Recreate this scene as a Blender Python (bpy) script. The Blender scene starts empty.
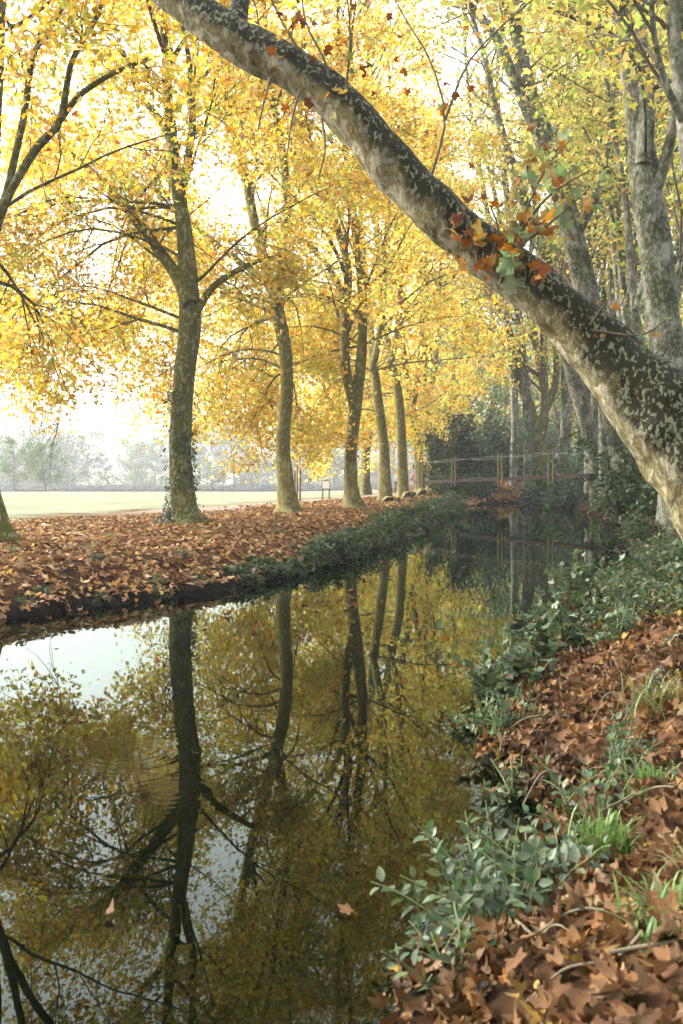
import bpy, math, random
import numpy as np
from mathutils import Vector, noise

random.seed(11)
rng = np.random.default_rng(11)
scene = bpy.context.scene
COL = scene.collection
R = math.radians
CAM_H = 1.5
FPX = 1024 * 35.0 / 36.0
HORIZON = 480.0


def at(px, py, dist):
    """a point of the place, measured off the photograph at a known distance"""
    return np.array([(px - 341.5) / FPX * dist, dist, CAM_H - (py - HORIZON) / FPX * dist])


# ------------------------------------------------------------------ objects
def tag(o, label=None, cat=None, group=None, kind=None):
    if label: o['label'] = label
    if cat: o['category'] = cat
    if group: o['group'] = group
    if kind: o['kind'] = kind
    return o


def empty(name, loc, label=None, cat=None, group=None):
    o = bpy.data.objects.new(name, None)
    o.empty_display_size = 0.3
    COL.objects.link(o)
    o.location = Vector([float(v) for v in loc])
    return tag(o, label, cat, group)


class MB:
    """collects geometry (world coordinates), then links it as ONE mesh object"""
    def __init__(self):
        self.v, self.c, self.f, self.m = [], [], [], []
        self.n = 0

    def add(self, verts, faces, mat=0, col=(1, 1, 1)):
        verts = np.asarray(verts, dtype=np.float64).reshape(-1, 3)
        col = np.asarray(col, dtype=np.float64)
        if col.ndim == 1:
            col = np.tile(col[None, :3], (len(verts), 1))
        self.v.append(verts); self.c.append(col[:, :3])
        faces = np.asarray(faces, dtype=np.int64)
        self.f.append(faces + self.n)
        self.m.append(np.full(len(faces), mat, dtype=np.int32))
        self.n += len(verts)

    def tube(self, pts, rad, sides=8, mat=0, col=(1, 1, 1), bump=0.0, bscale=3.0, flute=0.0):
        pts = np.asarray(pts, dtype=np.float64); rad = np.asarray(rad, dtype=np.float64)
        n = len(pts)
        t = np.gradient(pts, axis=0)
        t /= np.linalg.norm(t, axis=1)[:, None] + 1e-12
        ref = np.array([1.0, 0, 0]) if abs(t[0][0]) < 0.8 else np.array([0, 1.0, 0])
        u = ref - t[0] * ref.dot(t[0]); u /= np.linalg.norm(u)
        a = np.arange(sides) / sides * 2 * np.pi
        ca, sa = np.cos(a), np.sin(a)
        V = np.zeros((n, sides, 3))
        for i in range(n):
            u = u - t[i] * u.dot(t[i]); u /= np.linalg.norm(u) + 1e-12
            w = np.cross(t[i], u)
            d = ca[:, None] * u + sa[:, None] * w
            r = np.full(sides, rad[i])
            if bump:
                for k in range(sides):
                    q = (pts[i] + d[k] * rad[i]) * bscale
                    r[k] *= 1 + bump * (noise.noise(Vector(q)) + 0.5 * noise.noise(Vector(q * 2.7)))
            if flute:
                r *= 1 + flute * max(0.0, 1 - i / (n * 0.16)) ** 1.6 * (0.5 + 0.9 * np.cos(a * 5 + 1.3 + 0.8 * np.sin(a * 2)))
            V[i] = pts[i] + d * r[:, None]
        V = V.reshape(-1, 3)
        i = np.arange(n - 1)[:, None] * sides
        k = np.arange(sides)[None, :]; k2 = (k + 1) % sides
        F = np.stack([i + k, i + k2, i + sides + k2, i + sides + k], -1).reshape(-1, 4)
        self.add(V, F, mat, col)
        tip = pts[-1] + t[-1] * rad[-1] * 0.6
        b = self.n
        self.add(np.vstack([V[-sides:], tip[None]]), np.array([[j, (j + 1) % sides, sides, sides] for j in range(sides)])[:, :3], mat, col)

    def box(self, c, s, mat=0, col=(1, 1, 1), rz=0.0, ax=None):
        c = np.asarray(c, float); s = np.asarray(s, float) / 2
        p = np.array([[x, y, z] for x in (-1, 1) for y in (-1, 1) for z in (-1, 1)], float) * s
        if ax is not None:
            p = p[:, :1] * ax[0] + p[:, 1:2] * ax[1] + p[:, 2:] * ax[2]
        else:
            p = np.stack([p[:, 0] * math.cos(rz) - p[:, 1] * math.sin(rz), p[:, 0] * math.sin(rz) + p[:, 1] * math.cos(rz), p[:, 2]], 1)
        self.add(p + c, [[0, 1, 3, 2], [4, 6, 7, 5], [0, 4, 5, 1], [2, 3, 7, 6], [0, 2, 6, 4], [1, 5, 7, 3]], mat, col)

    def build(self, name, mats, parent=None, loc=None, smooth=True):
        V = np.vstack(self.v); C = np.vstack(self.c)
        org = np.zeros(3)
        if parent is not None: org = np.array(parent.location)
        elif loc is not None: org = np.asarray(loc, float)
        me = bpy.data.meshes.new(name)
        me.vertices.add(len(V))
        me.vertices.foreach_set('co', (V - org).astype(np.float32).ravel())
        loops = np.concatenate([f.ravel() for f in self.f])
        tot = np.concatenate([np.full(len(f), f.shape[1], dtype=np.int32) for f in self.f])
        me.loops.add(len(loops)); me.loops.foreach_set('vertex_index', loops.astype(np.int32))
        me.polygons.add(len(tot))
        st = np.concatenate([[0], np.cumsum(tot)[:-1]]).astype(np.int32)
        me.polygons.foreach_set('loop_start', st)
        me.polygons.foreach_set('loop_total', tot)
        me.polygons.foreach_set('material_index', np.concatenate(self.m))
        me.polygons.foreach_set('use_smooth', np.full(len(tot), smooth, dtype=bool))
        at_ = me.color_attributes.new('col', 'FLOAT_COLOR', 'POINT')
        at_.data.foreach_set('color', np.hstack([C, np.ones((len(C), 1))]).astype(np.float32).ravel())
        for m in (mats if isinstance(mats, (list, tuple)) else [mats]): me.materials.append(m)
        me.update(calc_edges=True); me.validate()
        o = bpy.data.objects.new(name, me); COL.objects.link(o)
        if parent is not None: o.parent = parent
        elif loc is not None: o.location = Vector(org.tolist())
        return o


# ------------------------------------------------------------------ materials
def newmat(name):
    m = bpy.data.materials.new(name); m.use_nodes = True
    nt = m.node_tree; nt.nodes.clear()
    return m, nt, nt.nodes, nt.links


def N(nt, t, **kw):
    n = nt.nodes.new(t)
    for k, v in kw.items():
        if k in n.inputs: n.inputs[k].default_value = v
        else: setattr(n, k, v)
    return n


def ramp(nt, fac, stops, interp='LINEAR'):
    r = nt.nodes.new('ShaderNodeValToRGB'); r.color_ramp.interpolation = interp
    el = r.color_ramp.elements
    while len(el) < len(stops): el.new(0.5)
    for e, (p, c) in zip(el, stops):
        e.position = p; e.color = (c[0], c[1], c[2], 1) if not isinstance(c, (int, float)) else (c, c, c, 1)
    nt.links.new(fac, r.inputs[0]); return r.outputs[0]


def mix(nt, fac, a, b, bt='MIX'):
    m = nt.nodes.new('ShaderNodeMix'); m.data_type = 'RGBA'; m.blend_type = bt
    for s, v in ((m.inputs[0], fac), (m.inputs[6], a), (m.inputs[7], b)):
        if isinstance(v, (int, float)): s.default_value = v
        elif isinstance(v, tuple): s.default_value = (*v[:3], 1)
        else: nt.links.new(v, s)
    return m.outputs[2]


def mathn(nt, op, a, b=0.0, clamp=False):
    m = nt.nodes.new('ShaderNodeMath'); m.operation = op; m.use_clamp = clamp
    for s, v in ((m.inputs[0], a), (m.inputs[1], b)):
        if isinstance(v, (int, float)): s.default_value = v
        else: nt.links.new(v, s)
    return m.outputs[0]


def noise_tex(nt, vec, scale, detail=4, rough=0.6, dist=0.0):
    n = N(nt, 'ShaderNodeTexNoise', Scale=scale, Detail=detail, Roughness=rough, Distortion=dist)
    if vec is not None: nt.links.new(vec, n.inputs['Vector'])
    return n.outputs['Fac']


def leaf_mat(name, trans=0.5, rough=0.55, gain=1.0, spec=0.25, sat=1.15):
    """thin leaf: takes its own colour from the mesh, lets light through"""
    m, nt, nd, lk = newmat(name)
    a = N(nt, 'ShaderNodeAttribute', attribute_name='col')
    p = N(nt, 'ShaderNodeBsdfPrincipled', Roughness=rough)
    p.inputs['Specular IOR Level'].default_value = spec
    lk.new(a.outputs['Color'], p.inputs['Base Color'])
    t = N(nt, 'ShaderNodeBsdfTranslucent')
    h = N(nt, 'ShaderNodeHueSaturation', Saturation=sat, Value=gain)
    lk.new(a.outputs['Color'], h.inputs['Color']); lk.new(h.outputs[0], t.inputs[0])
    ms = N(nt, 'ShaderNodeMixShader'); ms.inputs[0].default_value = trans
    lk.new(p.outputs[0], ms.inputs[1]); lk.new(t.outputs[0], ms.inputs[2])
    o = N(nt, 'ShaderNodeOutputMaterial'); lk.new(ms.outputs[0], o.inputs[0])
    return m


def bark_mat(name, pale, mid, dark, moss, moss_amt=0.4, scale=1.0, topmoss=False, fleck=(0.45, 0.45, 0.36)):
    m, nt, nd, lk = newmat(name)
    tc = N(nt, 'ShaderNodeTexCoord'); mp = N(nt, 'ShaderNodeMapping')
    mp.inputs['Scale'].default_value = (scale, scale, scale * 0.6)
    lk.new(tc.outputs['Object'], mp.inputs[0]); v = mp.outputs[0]
    n1 = noise_tex(nt, v, 7.0, 5, 0.62, 0.4)
    n2 = noise_tex(nt, v, 2.1, 4, 0.6)
    n3 = noise_tex(nt, v, 26.0, 4, 0.7)
    n4 = noise_tex(nt, v, 11.0, 3, 0.55, 1.2)
    plate = ramp(nt, n1, [(0.36, dark), (0.45, mid), (0.52, mid), (0.56, pale), (0.75, tuple(x * 0.85 for x in pale))])
    fine = mix(nt, ramp(nt, n3, [(0.3, 0.0), (0.7, 0.45)]), plate, dark)
    geo = N(nt, 'ShaderNodeNewGeometry'); sx = N(nt, 'ShaderNodeSeparateXYZ'); lk.new(geo.outputs['Normal'], sx.inputs[0])
    mm = mathn(nt, 'ADD', n2, mathn(nt, 'MULTIPLY', n4, 0.35))
    if topmoss:
        up = mathn(nt, 'ADD', mathn(nt, 'MULTIPLY', sx.outputs[2], 0.62), mathn(nt, 'MULTIPLY', sx.outputs[0], 0.16))
        mm = mathn(nt, 'ADD', mm, up)
        so_ = N(nt, 'ShaderNodeSeparateXYZ'); lk.new(tc.outputs['Object'], so_.inputs[0])
        ex = ramp(nt, mathn(nt, 'ADD', mathn(nt, 'MULTIPLY', so_.outputs[0], 0.25), 1.0), [(0.32, 0.25), (0.55, 1.0), (0.88, 1.0), (0.97, 0.0)])
        mm = mathn(nt, 'ADD', mm, mathn(nt, 'MULTIPLY', ex, 0.2))
    k = ramp(nt, mm, [(0.84 - moss_amt, 0.0), ((1.12 if topmoss else 0.98) - moss_amt, 1.0)])
    c = mix(nt, k, fine, mix(nt, n3, moss, tuple(x * 0.35 for x in moss)))
    n5 = noise_tex(nt, v, 24.0 if topmoss else 17.0, 3, 0.55, 0.5)
    fl = ramp(nt, mathn(nt, 'ADD', n5, mathn(nt, 'MULTIPLY', n2, 0.25)), [(0.67, 0.0), (0.73, 1.0)])
    c = mix(nt, mathn(nt, 'MULTIPLY', fl, 0.68 if topmoss else 0.28), c, mix(nt, n3, fleck, tuple(x * 0.6 for x in fleck)))
    p = N(nt, 'ShaderNodeBsdfPrincipled', Roughness=0.85); p.inputs['Specular IOR Level'].default_value = 0.2
    lk.new(c, p.inputs['Base Color'])
    b = N(nt, 'ShaderNodeBump', Strength=0.9 if topmoss else 0.55, Distance=0.035 if topmoss else 0.02)
    h = mathn(nt, 'ADD', mathn(nt, 'MULTIPLY', n1, 0.9), mathn(nt, 'MULTIPLY', n3, 0.4))
    lk.new(h, b.inputs['Height']); lk.new(b.outputs[0], p.inputs['Normal'])
    o = N(nt, 'ShaderNodeOutputMaterial'); lk.new(p.outputs[0], o.inputs[0])
    return m


def plain_mat(name, col, rough=0.8, var=0.35, scale=12.0, stretch=(1, 1, 1)):
    m, nt, nd, lk = newmat(name)
    tc = N(nt, 'ShaderNodeTexCoord'); mp = N(nt, 'ShaderNodeMapping'); mp.inputs['Scale'].default_value = stretch
    lk.new(tc.outputs['Object'], mp.inputs[0])
    n = noise_tex(nt, mp.outputs[0], scale, 5, 0.65)
    c = ramp(nt, n, [(0.3, tuple(x * (1 - var) for x in col)), (0.7, tuple(min(1, x * (1 + var)) for x in col))])
    p = N(nt, 'ShaderNodeBsdfPrincipled', Roughness=rough); p.inputs['Specular IOR Level'].default_value = 0.2
    lk.new(c, p.inputs['Base Color'])
    b = N(nt, 'ShaderNodeBump', Strength=0.3, Distance=0.01); lk.new(n, b.inputs['Height']); lk.new(b.outputs[0], p.inputs['Normal'])
    o = N(nt, 'ShaderNodeOutputMaterial'); lk.new(p.outputs[0], o.inputs[0])
    return m


M_LEAF = leaf_mat('autumn_leaf', 0.58, 0.6, 1.05, 0.15, 1.1)
M_GREEN = leaf_mat('green_leaf', 0.35, 0.45, 1.0, 0.35)
M_LITTER = leaf_mat('dry_leaf', 0.18, 0.6, 0.9, 0.10, 1.0)
M_TWIG = plain_mat('twig_bark', (0.09, 0.075, 0.045), 0.85, 0.4, 20)
M_STEM = plain_mat('green_stem', (0.10, 0.13, 0.05), 0.7, 0.3, 20)
M_BARK = bark_mat('plane_bark', (0.30, 0.26, 0.11), (0.18, 0.148, 0.042), (0.065, 0.054, 0.02), (0.135, 0.12, 0.016), 0.30, 0.8)
M_BARK_MOSS = bark_mat('mossy_bark', (0.27, 0.24, 0.11), (0.15, 0.128, 0.042), (0.055, 0.046, 0.019), (0.10, 0.097, 0.014), 0.34, 0.8)
M_BARK_PALE = bark_mat('pale_bark', (0.29, 0.29, 0.235), (0.15, 0.15, 0.10), (0.05, 0.047, 0.03), (0.055, 0.065, 0.02), 0.22, 1.0)
M_BARK_BIG = bark_mat('leaning_bark', (0.35, 0.305, 0.20), (0.155, 0.132, 0.05), (0.065, 0.046, 0.02), (0.026, 0.023, 0.007), 0.36, 1.6, True, (0.25, 0.26, 0.16))
M_FAR = plain_mat('far_bark', (0.14, 0.13, 0.09), 0.9, 0.3, 3)
M_WOOD = plain_mat('weathered_wood', (0.05, 0.036, 0.024), 0.8, 0.4, 6, (1, 1, 6))
M_POST = plain_mat('pale_post_wood', (0.13, 0.098, 0.04), 0.75, 0.3, 8, (4, 4, 0.6))
M_ROPE = plain_mat('grey_cable', (0.10, 0.10, 0.08), 0.6, 0.2, 30)
M_STONE = plain_mat('pale_stone', (0.55, 0.54, 0.50), 0.85, 0.2, 9)
M_PANEL = plain_mat('notice_white', (0.75, 0.75, 0.72), 0.5, 0.06, 6)

# ------------------------------------------------------------------ leaf shapes
def kite(ang, ln, w, up):
    c, s = math.cos(ang), math.sin(ang)
    q = np.array([[0, 0, 0], [-w, ln * 0.5, up], [0, ln, up * 0.3], [w, ln * 0.5, up]], float)
    return np.stack([q[:, 0] * c + q[:, 1] * s, -q[:, 0] * s + q[:, 1] * c, q[:, 2]], 1)

T3_V = np.vstack([kite(0, 1.0, 0.3, 0.06), kite(1.0, 0.82, 0.26, 0.12), kite(-1.0, 0.82, 0.26, 0.12)]) - np.array([0, 0.35, 0])
T3_F = np.array([[0, 1, 2, 3], [4, 5, 6, 7], [8, 9, 10, 11]])
T1_V = np.array([[0, -0.5, 0], [-0.42, 0.0, 0.14], [0, 0.55, 0], [0.42, 0.0, 0.14]], float)
T1_F = np.array([[0, 1, 2], [0, 2, 3]])
OV_V = np.array([[0, 0, 0], [-0.24, 0.3, 0.07], [-0.2, 0.65, 0.05], [0, 1.0, -0.1], [0.2, 0.65, 0.05], [0.24, 0.3, 0.07], [0, 0.5, -0.03]], float)
OV_F = np.array([[0, 6, 1], [1, 6, 2], [2, 6, 3], [3, 6, 4], [4, 6, 5], [5, 6, 0]])


def lobed(seed, curl=0.4):
    """a five-lobed plane leaf with toothed edge, curled as it dries"""
    r = random.Random(seed)
    out = []
    tips = [(-118, 0.60), (-58, 0.88), (0, 1.0), (58, 0.88), (118, 0.60)]
    out.append((-170, 0.16))
    for i, (a, l) in enumerate(tips):
        l *= r.uniform(0.88, 1.08)
        out += [(a - 20, l * 0.70), (a - 12, l * 0.84), (a, l), (a + 12, l * 0.84), (a + 20, l * 0.70)]
        if i < 4: out.append(((a + tips[i + 1][0]) / 2, 0.53 * r.uniform(0.85, 1.12)))
    out.append((170, 0.16))
    o = np.array([[l * math.sin(R(a)), l * math.cos(R(a))] for a, l in out])
    n = len(o)
    rings = [o, o * 0.62, o * 0.28]
    P = np.vstack(rings + [np.zeros((1, 2))])
    ax = r.uniform(0, math.pi); ph = r.uniform(0, 6.28)
    u = P[:, 0] * math.cos(ax) + P[:, 1] * math.sin(ax)
    w = -P[:, 0] * math.sin(ax) + P[:, 1] * math.cos(ax)
    z = curl * u ** 2 * r.choice([1, 1, -0.7]) + curl * 0.5 * r.uniform(-1, 1) * w ** 2
    rr = np.linalg.norm(P, axis=1); th = np.arctan2(P[:, 0], P[:, 1])
    z = z + curl * 0.28 * rr * np.sin(3 * th + ph) + 0.04 * np.abs(np.sin(th * 2.5)) * rr
    z = z + r.uniform(0.0, 0.9) * curl * np.abs(P[:, 0]) + curl * r.uniform(-0.3, 0.9) * rr ** 3
    P = P * np.array([r.uniform(0.72, 1.0), 1.0]) * (1 - 0.25 * curl * rr[:, None] ** 2)
    V = np.stack([P[:, 0], P[:, 1] - 0.1, z], 1)
    F4, F3 = [], []
    for k in range(2):
        for i in range(n):
            j = (i + 1) % n
            F4.append([k * n + i, k * n + j, (k + 1) * n + j, (k + 1) * n + i])
    for i in range(n): F3.append([2 * n + i, 2 * n + (i + 1) % n, 3 * n])
    F = np.array([[a, b, c] for a, b, c, d in F4] + [[a, c, d] for a, b, c, d in F4] + F3)
    return V, F


def rotations(normals, spin):
    n = normals / (np.linalg.norm(normals, axis=1)[:, None] + 1e-9)
    ref = np.where(np.abs(n[:, 2:3]) < 0.95, np.array([[0, 0, 1.0]]), np.array([[1.0, 0, 0]]))
    a = np.cross(ref, n); a /= np.linalg.norm(a, axis=1)[:, None] + 1e-9
    b = np.cross(n, a)
    c, s = np.cos(spin)[:, None], np.sin(spin)[:, None]
    return np.stack([a * c + b * s, -a * s + b * c, n], 2)


def leaves(mb, pos, size, normals, cols, tmpl, mat=0, spin=None):
    n = len(pos)
    if n == 0: return
    TV, TF = tmpl
    if spin is None: spin = rng.uniform(0, 2 * np.pi, n)
    Rm = rotations(normals, spin)
    V = np.einsum('nij,mj->nmi', Rm, TV) * np.asarray(size).reshape(-1, 1, 1) + pos[:, None, :]
    F = TF[None] + (np.arange(n) * len(TV))[:, None, None]
    mb.add(V.reshape(-1, 3), F.reshape(-1, TF.shape[1]), mat, np.repeat(cols, len(TV), 0))


def palette(n, cols, weights, jit=0.12, val=0.2):
    cols = np.array(cols, float); w = np.array(weights, float); w /= w.sum()
    c = cols[rng.choice(len(cols), n, p=w)]
    c2 = cols[rng.choice(len(cols), n, p=w)]
    k = rng.uniform(0, 0.5, (n, 1))
    c = c * (1 - k) + c2 * k
    c = c * rng.uniform(1 - val, 1 + val, (n, 1)) * rng.uniform(1 - jit, 1 + jit, (n, 3))
    return np.clip(c, 0.003, 0.85)


YEL = ([(0.61, 0.47, 0.105), (0.575, 0.405, 0.072), (0.64, 0.545, 0.21), (0.51, 0.265, 0.04), (0.41, 0.43, 0.10), (0.27, 0.115, 0.03)], [4, 3.4, 3.2, 1.1, 1.9, 0.45])
YGR = ([(0.52, 0.47, 0.13), (0.42, 0.42, 0.12), (0.58, 0.49, 0.17), (0.22, 0.27, 0.075), (0.38, 0.19, 0.035)], [3, 2.6, 3, 1.4, 0.4])
GRN = ([(0.10, 0.15, 0.05), (0.13, 0.17, 0.05), (0.08, 0.12, 0.05), (0.22, 0.22, 0.06)], [3, 2, 3, 0.8])
FOREST = ([(0.10, 0.16, 0.06), (0.13, 0.19, 0.07), (0.07, 0.12, 0.05), (0.30, 0.30, 0.08)], [3, 2, 2, 0.5])
IVY = ([(0.030, 0.055, 0.017), (0.043, 0.072, 0.021), (0.024, 0.043, 0.017), (0.076, 0.093, 0.025)], [3, 2, 2, 0.6])
HERB = ([(0.049, 0.078, 0.031), (0.070, 0.098, 0.043), (0.034, 0.059, 0.025), (0.098, 0.111, 0.033), (0.164, 0.090, 0.029)], [3, 2, 2, 0.8, 0.35])
DRY = ([(0.111, 0.061, 0.022), (0.081, 0.040, 0.013), (0.185, 0.118, 0.059), (0.043, 0.021, 0.009), (0.141, 0.068, 0.015), (0.022, 0.013, 0.006), (0.200, 0.133, 0.022)], [4, 3, 2.4, 3.2, 2.0, 3.2, .5])

# ------------------------------------------------------------------ growth
def smooth_path(P, n):
    P = np.asarray(P, float)
    Q = np.vstack([2 * P[0] - P[1], P, 2 * P[-1] - P[-2]])
    seg = len(P) - 1
    out = []
    for t in np.linspace(0, seg - 1e-6, n):
        i = int(t); u = t - i
        p0, p1, p2, p3 = Q[i], Q[i + 1], Q[i + 2], Q[i + 3]
        out.append(0.5 * (2 * p1 + (p2 - p0) * u + (2 * p0 - 5 * p1 + 4 * p2 - p3) * u * u + (3 * p1 - p0 - 3 * p2 + p3) * u ** 3))
    return np.array(out)


def grow(p, d, L, n, wander, up):
    p = np.array(p, float); d = np.array(d, float); d /= np.linalg.norm(d)
    pts = [p.copy()]
    for i in range(n):
        d = d + rng.normal(0, wander, 3) + np.array([0, 0, up * (0.4 + 1.2 * i / n)])
        d /= np.linalg.norm(d)
        p = p + d * L / n
        pts.append(p.copy())
    return np.array(pts)


def side_dir(t, lo=0.6, hi=1.1):
    t = t / np.linalg.norm(t)
    r = rng.normal(0, 1, 3); r -= t * r.dot(t); r /= np.linalg.norm(r)
    a = rng.uniform(lo, hi)
    return t * math.cos(a) + r * math.sin(a)


def clear_of_trunk(pos, cx, cy, zmax, rr):
    return ((pos[:, 0] - cx) ** 2 + (pos[:, 1] - cy) ** 2 > rr * rr) | (pos[:, 2] > zmax)


def crown_from(boughs, pal, nsub, ntw, nleaf, lsize, tmpl, spread=0.32, zmin=1.6, keep=None, subL=0.5, mat=M_LEAF, ttip=0.0):
    """branches, twigs and leaves that a tree's boughs carry, as one crown mesh"""
    mb = MB()
    S, E, Cw = [], [], []
    for pts, rad in boughs:
        L = np.linalg.norm(np.diff(pts, axis=0), axis=1).sum()
        n = len(pts)
        for k in range(max(2, int(nsub * L / 5.0))):
            i = int(n * (0.2 + 0.8 * (k + rng.uniform(0, 1)) / max(2, int(nsub * L / 5.0)))); i = min(n - 2, i)
            t = pts[i + 1] - pts[i]
            d = side_dir(t, 0.45, 1.05)
            sl = L * subL * (1.1 - 0.6 * i / n) * rng.uniform(0.6, 1.1)
            sub = grow(pts[i], d, sl, 6, 0.13, -0.02)
            r0 = min(rad[i] * 0.6, 0.012 * sl + 0.012)
            mb.tube(sub, np.linspace(r0, 0.007, 7), 5, 1)
            for q in range(ntw):
                j = rng.integers(1, 6)
                tw = grow(sub[j], side_dir(sub[j] - sub[j - 1], 0.4, 1.1), rng.uniform(0.7, 1.5) * (0.7 + 0.12 * sl), 4, 0.16, -0.05)
                mb.tube(tw, np.linspace(0.009, 0.004, 5), 3, 1)
                S.append(tw[0]); E.append(tw[-1])
            S.append(sub[3]); E.append(sub[-1])
    S, E = np.array(S), np.array(E)
    n = len(S) * nleaf
    idx = np.repeat(np.arange(len(S)), nleaf)
    u = rng.uniform(0.05, 1.15, (n, 1))
    pos = S[idx] * (1 - u) + E[idx] * u + rng.normal(0, spread, (n, 3)) * np.array([1, 1, 0.7])
    nm = rng.normal(0, 0.75, (n, 3)) + np.array([0, 0, 0.75])
    tone = rng.uniform(0.82, 1.15, (len(S), 3)) * np.array([1, 1, 1])
    cols = np.clip(palette(n, *pal) * tone[idx], 0, 0.85)
    ok = pos[:, 2] > zmin + rng.uniform(-0.3, 0.5, n)
    if keep is not None: ok &= keep(pos)
    pos, nm, cols = pos[ok], nm[ok], cols[ok]
    leaves(mb, pos, lsize * rng.uniform(0.6, 1.2, len(pos)), nm, cols, tmpl)
    return mb


def stem_from_px(trace, D, dd=0.0, n=26, slim=1.0):
    """trace: (px, py, width in px); D distance at the foot, dd drift in distance towards the end"""
    k = len(trace)
    P = [at(x, y, D + dd * i / (k - 1)) for i, (x, y, w) in enumerate(trace)]
    W = [slim * w * (D + dd * i / (k - 1)) / FPX / 2 for i, (x, y, w) in enumerate(trace)]
    return smooth_path(P, n), np.maximum(0.012, smooth_path(np.array(W)[:, None] * np.ones((1, 3)), n)[:, 0])


def extend(pts, rad, zt, r_end, lean=0.12):
    """carry a stem on above the picture's edge to its natural height"""
    L = zt - pts[-1][2]
    if L < 0.5: return pts, rad
    d = pts[-1] - pts[-4]
    e = grow(pts[-1], d / np.linalg.norm(d) + np.array([0, 0, 0.5]), L, 9, 0.07, 0.06)
    return np.vstack([pts, e[1:]]), np.concatenate([rad, np.linspace(rad[-1], r_end, 10)[1:]])


def ivy_on(tree, path, rad, z0, z1, n, size=0.075, name='ivy'):
    mb = MB()
    zz = path[:, 2]
    idx = np.where((zz >= z0) & (zz <= z1))[0]
    ii = rng.choice(idx, n); ang = rng.uniform(0, 6.28, n)
    clump = np.array([noise.noise(Vector((math.cos(a) * 1.2, math.sin(a) * 1.2, path[i][2] * 0.7))) for a, i in zip(ang, ii)])
    ok = clump > -0.12
    ii, ang = ii[ok], ang[ok]
    out = np.stack([np.cos(ang), np.sin(ang), np.zeros(len(ang))], 1)
    step = np.zeros((len(ii), 3)); step[:, 2] = rng.uniform(-0.25, 0.25, len(ii))
    pos = path[ii] + out * (rad[ii][:, None] * 1.12 + rng.uniform(0.01, 0.14, (len(ii), 1))) + step
    leaves(mb, pos, size * rng.uniform(0.6, 1.3, len(ii)), out + rng.normal(0, 0.4, (len(ii), 3)) + [0, 0, 0.3], palette(len(ii), *IVY), (OV_V, OV_F))
    mb.build(name, [M_GREEN], tree)


def make_tree(name, base, stems, bough_specs, label, cat, group, bark, pal, nsub=5, ntw=5, nleaf=10, lsize=0.17, tmpl=(T3_V, T3_F),
              zmin=1.6, keep=None, trunk_sides=16, spread=0.30, subL=0.5, flute=0.55, extra=(), leafmat=None):
    root = empty(name, base, label, cat, group)
    p0, r0 = stems[0]
    mb = MB(); mb.tube(p0, r0, trunk_sides, 0, bump=0.10, bscale=2.2, flute=flute)
    mb.build('trunk', [bark], root)
    for p, r in stems[1:]:
        b = MB(); b.tube(p, r, 10, 0, bump=0.07, bscale=3); b.build('bough', [bark], root)
    bl = list(extra)
    for (si, z, az, el, L, droop) in bough_specs:
        p, r = stems[si]
        i = int(np.argmin(np.abs(p[:, 2] - z)))
        i = min(i, len(p) - 2)
        d = np.array([math.cos(az) * math.cos(el), math.sin(az) * math.cos(el), math.sin(el)])
        q = grow(p[i], d, L, 9, 0.085, droop)
        rr = np.linspace(min(r[i] * 0.5, 0.0065 * L + 0.008), 0.007, 10)
        b = MB(); b.tube(q, rr, 8, 0, bump=0.06, bscale=4); b.build('bough', [bark], root)
        bl.append((q, rr))
    for p, r in stems:
        k = int(len(p) * 0.55)
        bl.append((p[k:], r[k:]))
    cm = crown_from(bl, pal, nsub, ntw, nleaf, lsize, tmpl, spread, zmin, keep, subL)
    cm.build('crown', [leafmat or M_LEAF, M_TWIG], root)
    return root

# ------------------------------------------------------------------ terrain
LEFT = [(-14, -25), (-12, -3), (-10.5, 2), (-8.6, 5.2), (-6.0, 8.3), (-3.66, 10.7), (-1.84, 13.0), (-0.67, 16.2), (0.5, 21), (1.6, 27), (3.2, 37), (5.6, 50), (6.9, 56), (9.2, 62), (14, 69), (24, 77), (60, 92)]
RIGHT = [(-1.6, -25), (-0.9, -3), (-0.55, 0), (-0.12, 1.6), (0.0, 2.4), (0.10, 2.85), (0.42, 3.3), (0.74, 3.8), (0.88, 4.2), (0.82, 4.7), (0.72, 5.2), (0.80, 5.8), (1.28, 7.1), (2.1, 9.3), (3.7, 12.6), (5.1, 15.8), (5.9, 21.0), (7.6, 27), (9.8, 37), (11.6, 50), (13.6, 56), (17, 60), (26, 67), (60, 80)]
POLY = np.array(LEFT + RIGHT[::-1], float)


def seg_dist(P, line):
    best = np.full(len(P), 1e9)
    L = np.asarray(line, float)
    for a, b in zip(L[:-1], L[1:]):
        ab = b - a
        t = np.clip(((P - a) @ ab) / (ab @ ab), 0, 1)
        best = np.minimum(best, np.linalg.norm(P - (a + t[:, None] * ab), axis=1))
    return best


def inside(P, poly):
    x, y = P[:, 0], P[:, 1]
    ins = np.zeros(len(P), bool)
    j = len(poly) - 1
    for i in range(len(poly)):
        xi, yi = poly[i]; xj, yj = poly[j]
        c = ((yi > y) != (yj > y)) & (x < (xj - xi) * (y - yi) / (yj - yi + 1e-12) + xi)
        ins ^= c; j = i
    return ins


def sst(a, b, x):
    t = np.clip((x - a) / (b - a), 0, 1); return t * t * (3 - 2 * t)


def vnoise(x, y, s, seed=0.0):
    return (np.sin(x * s + 1.7 * np.sin(y * s * 0.83 + seed) + seed) * np.cos(y * s * 1.13 + 1.3 * np.sin(x * s * 0.71 - seed)))


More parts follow.
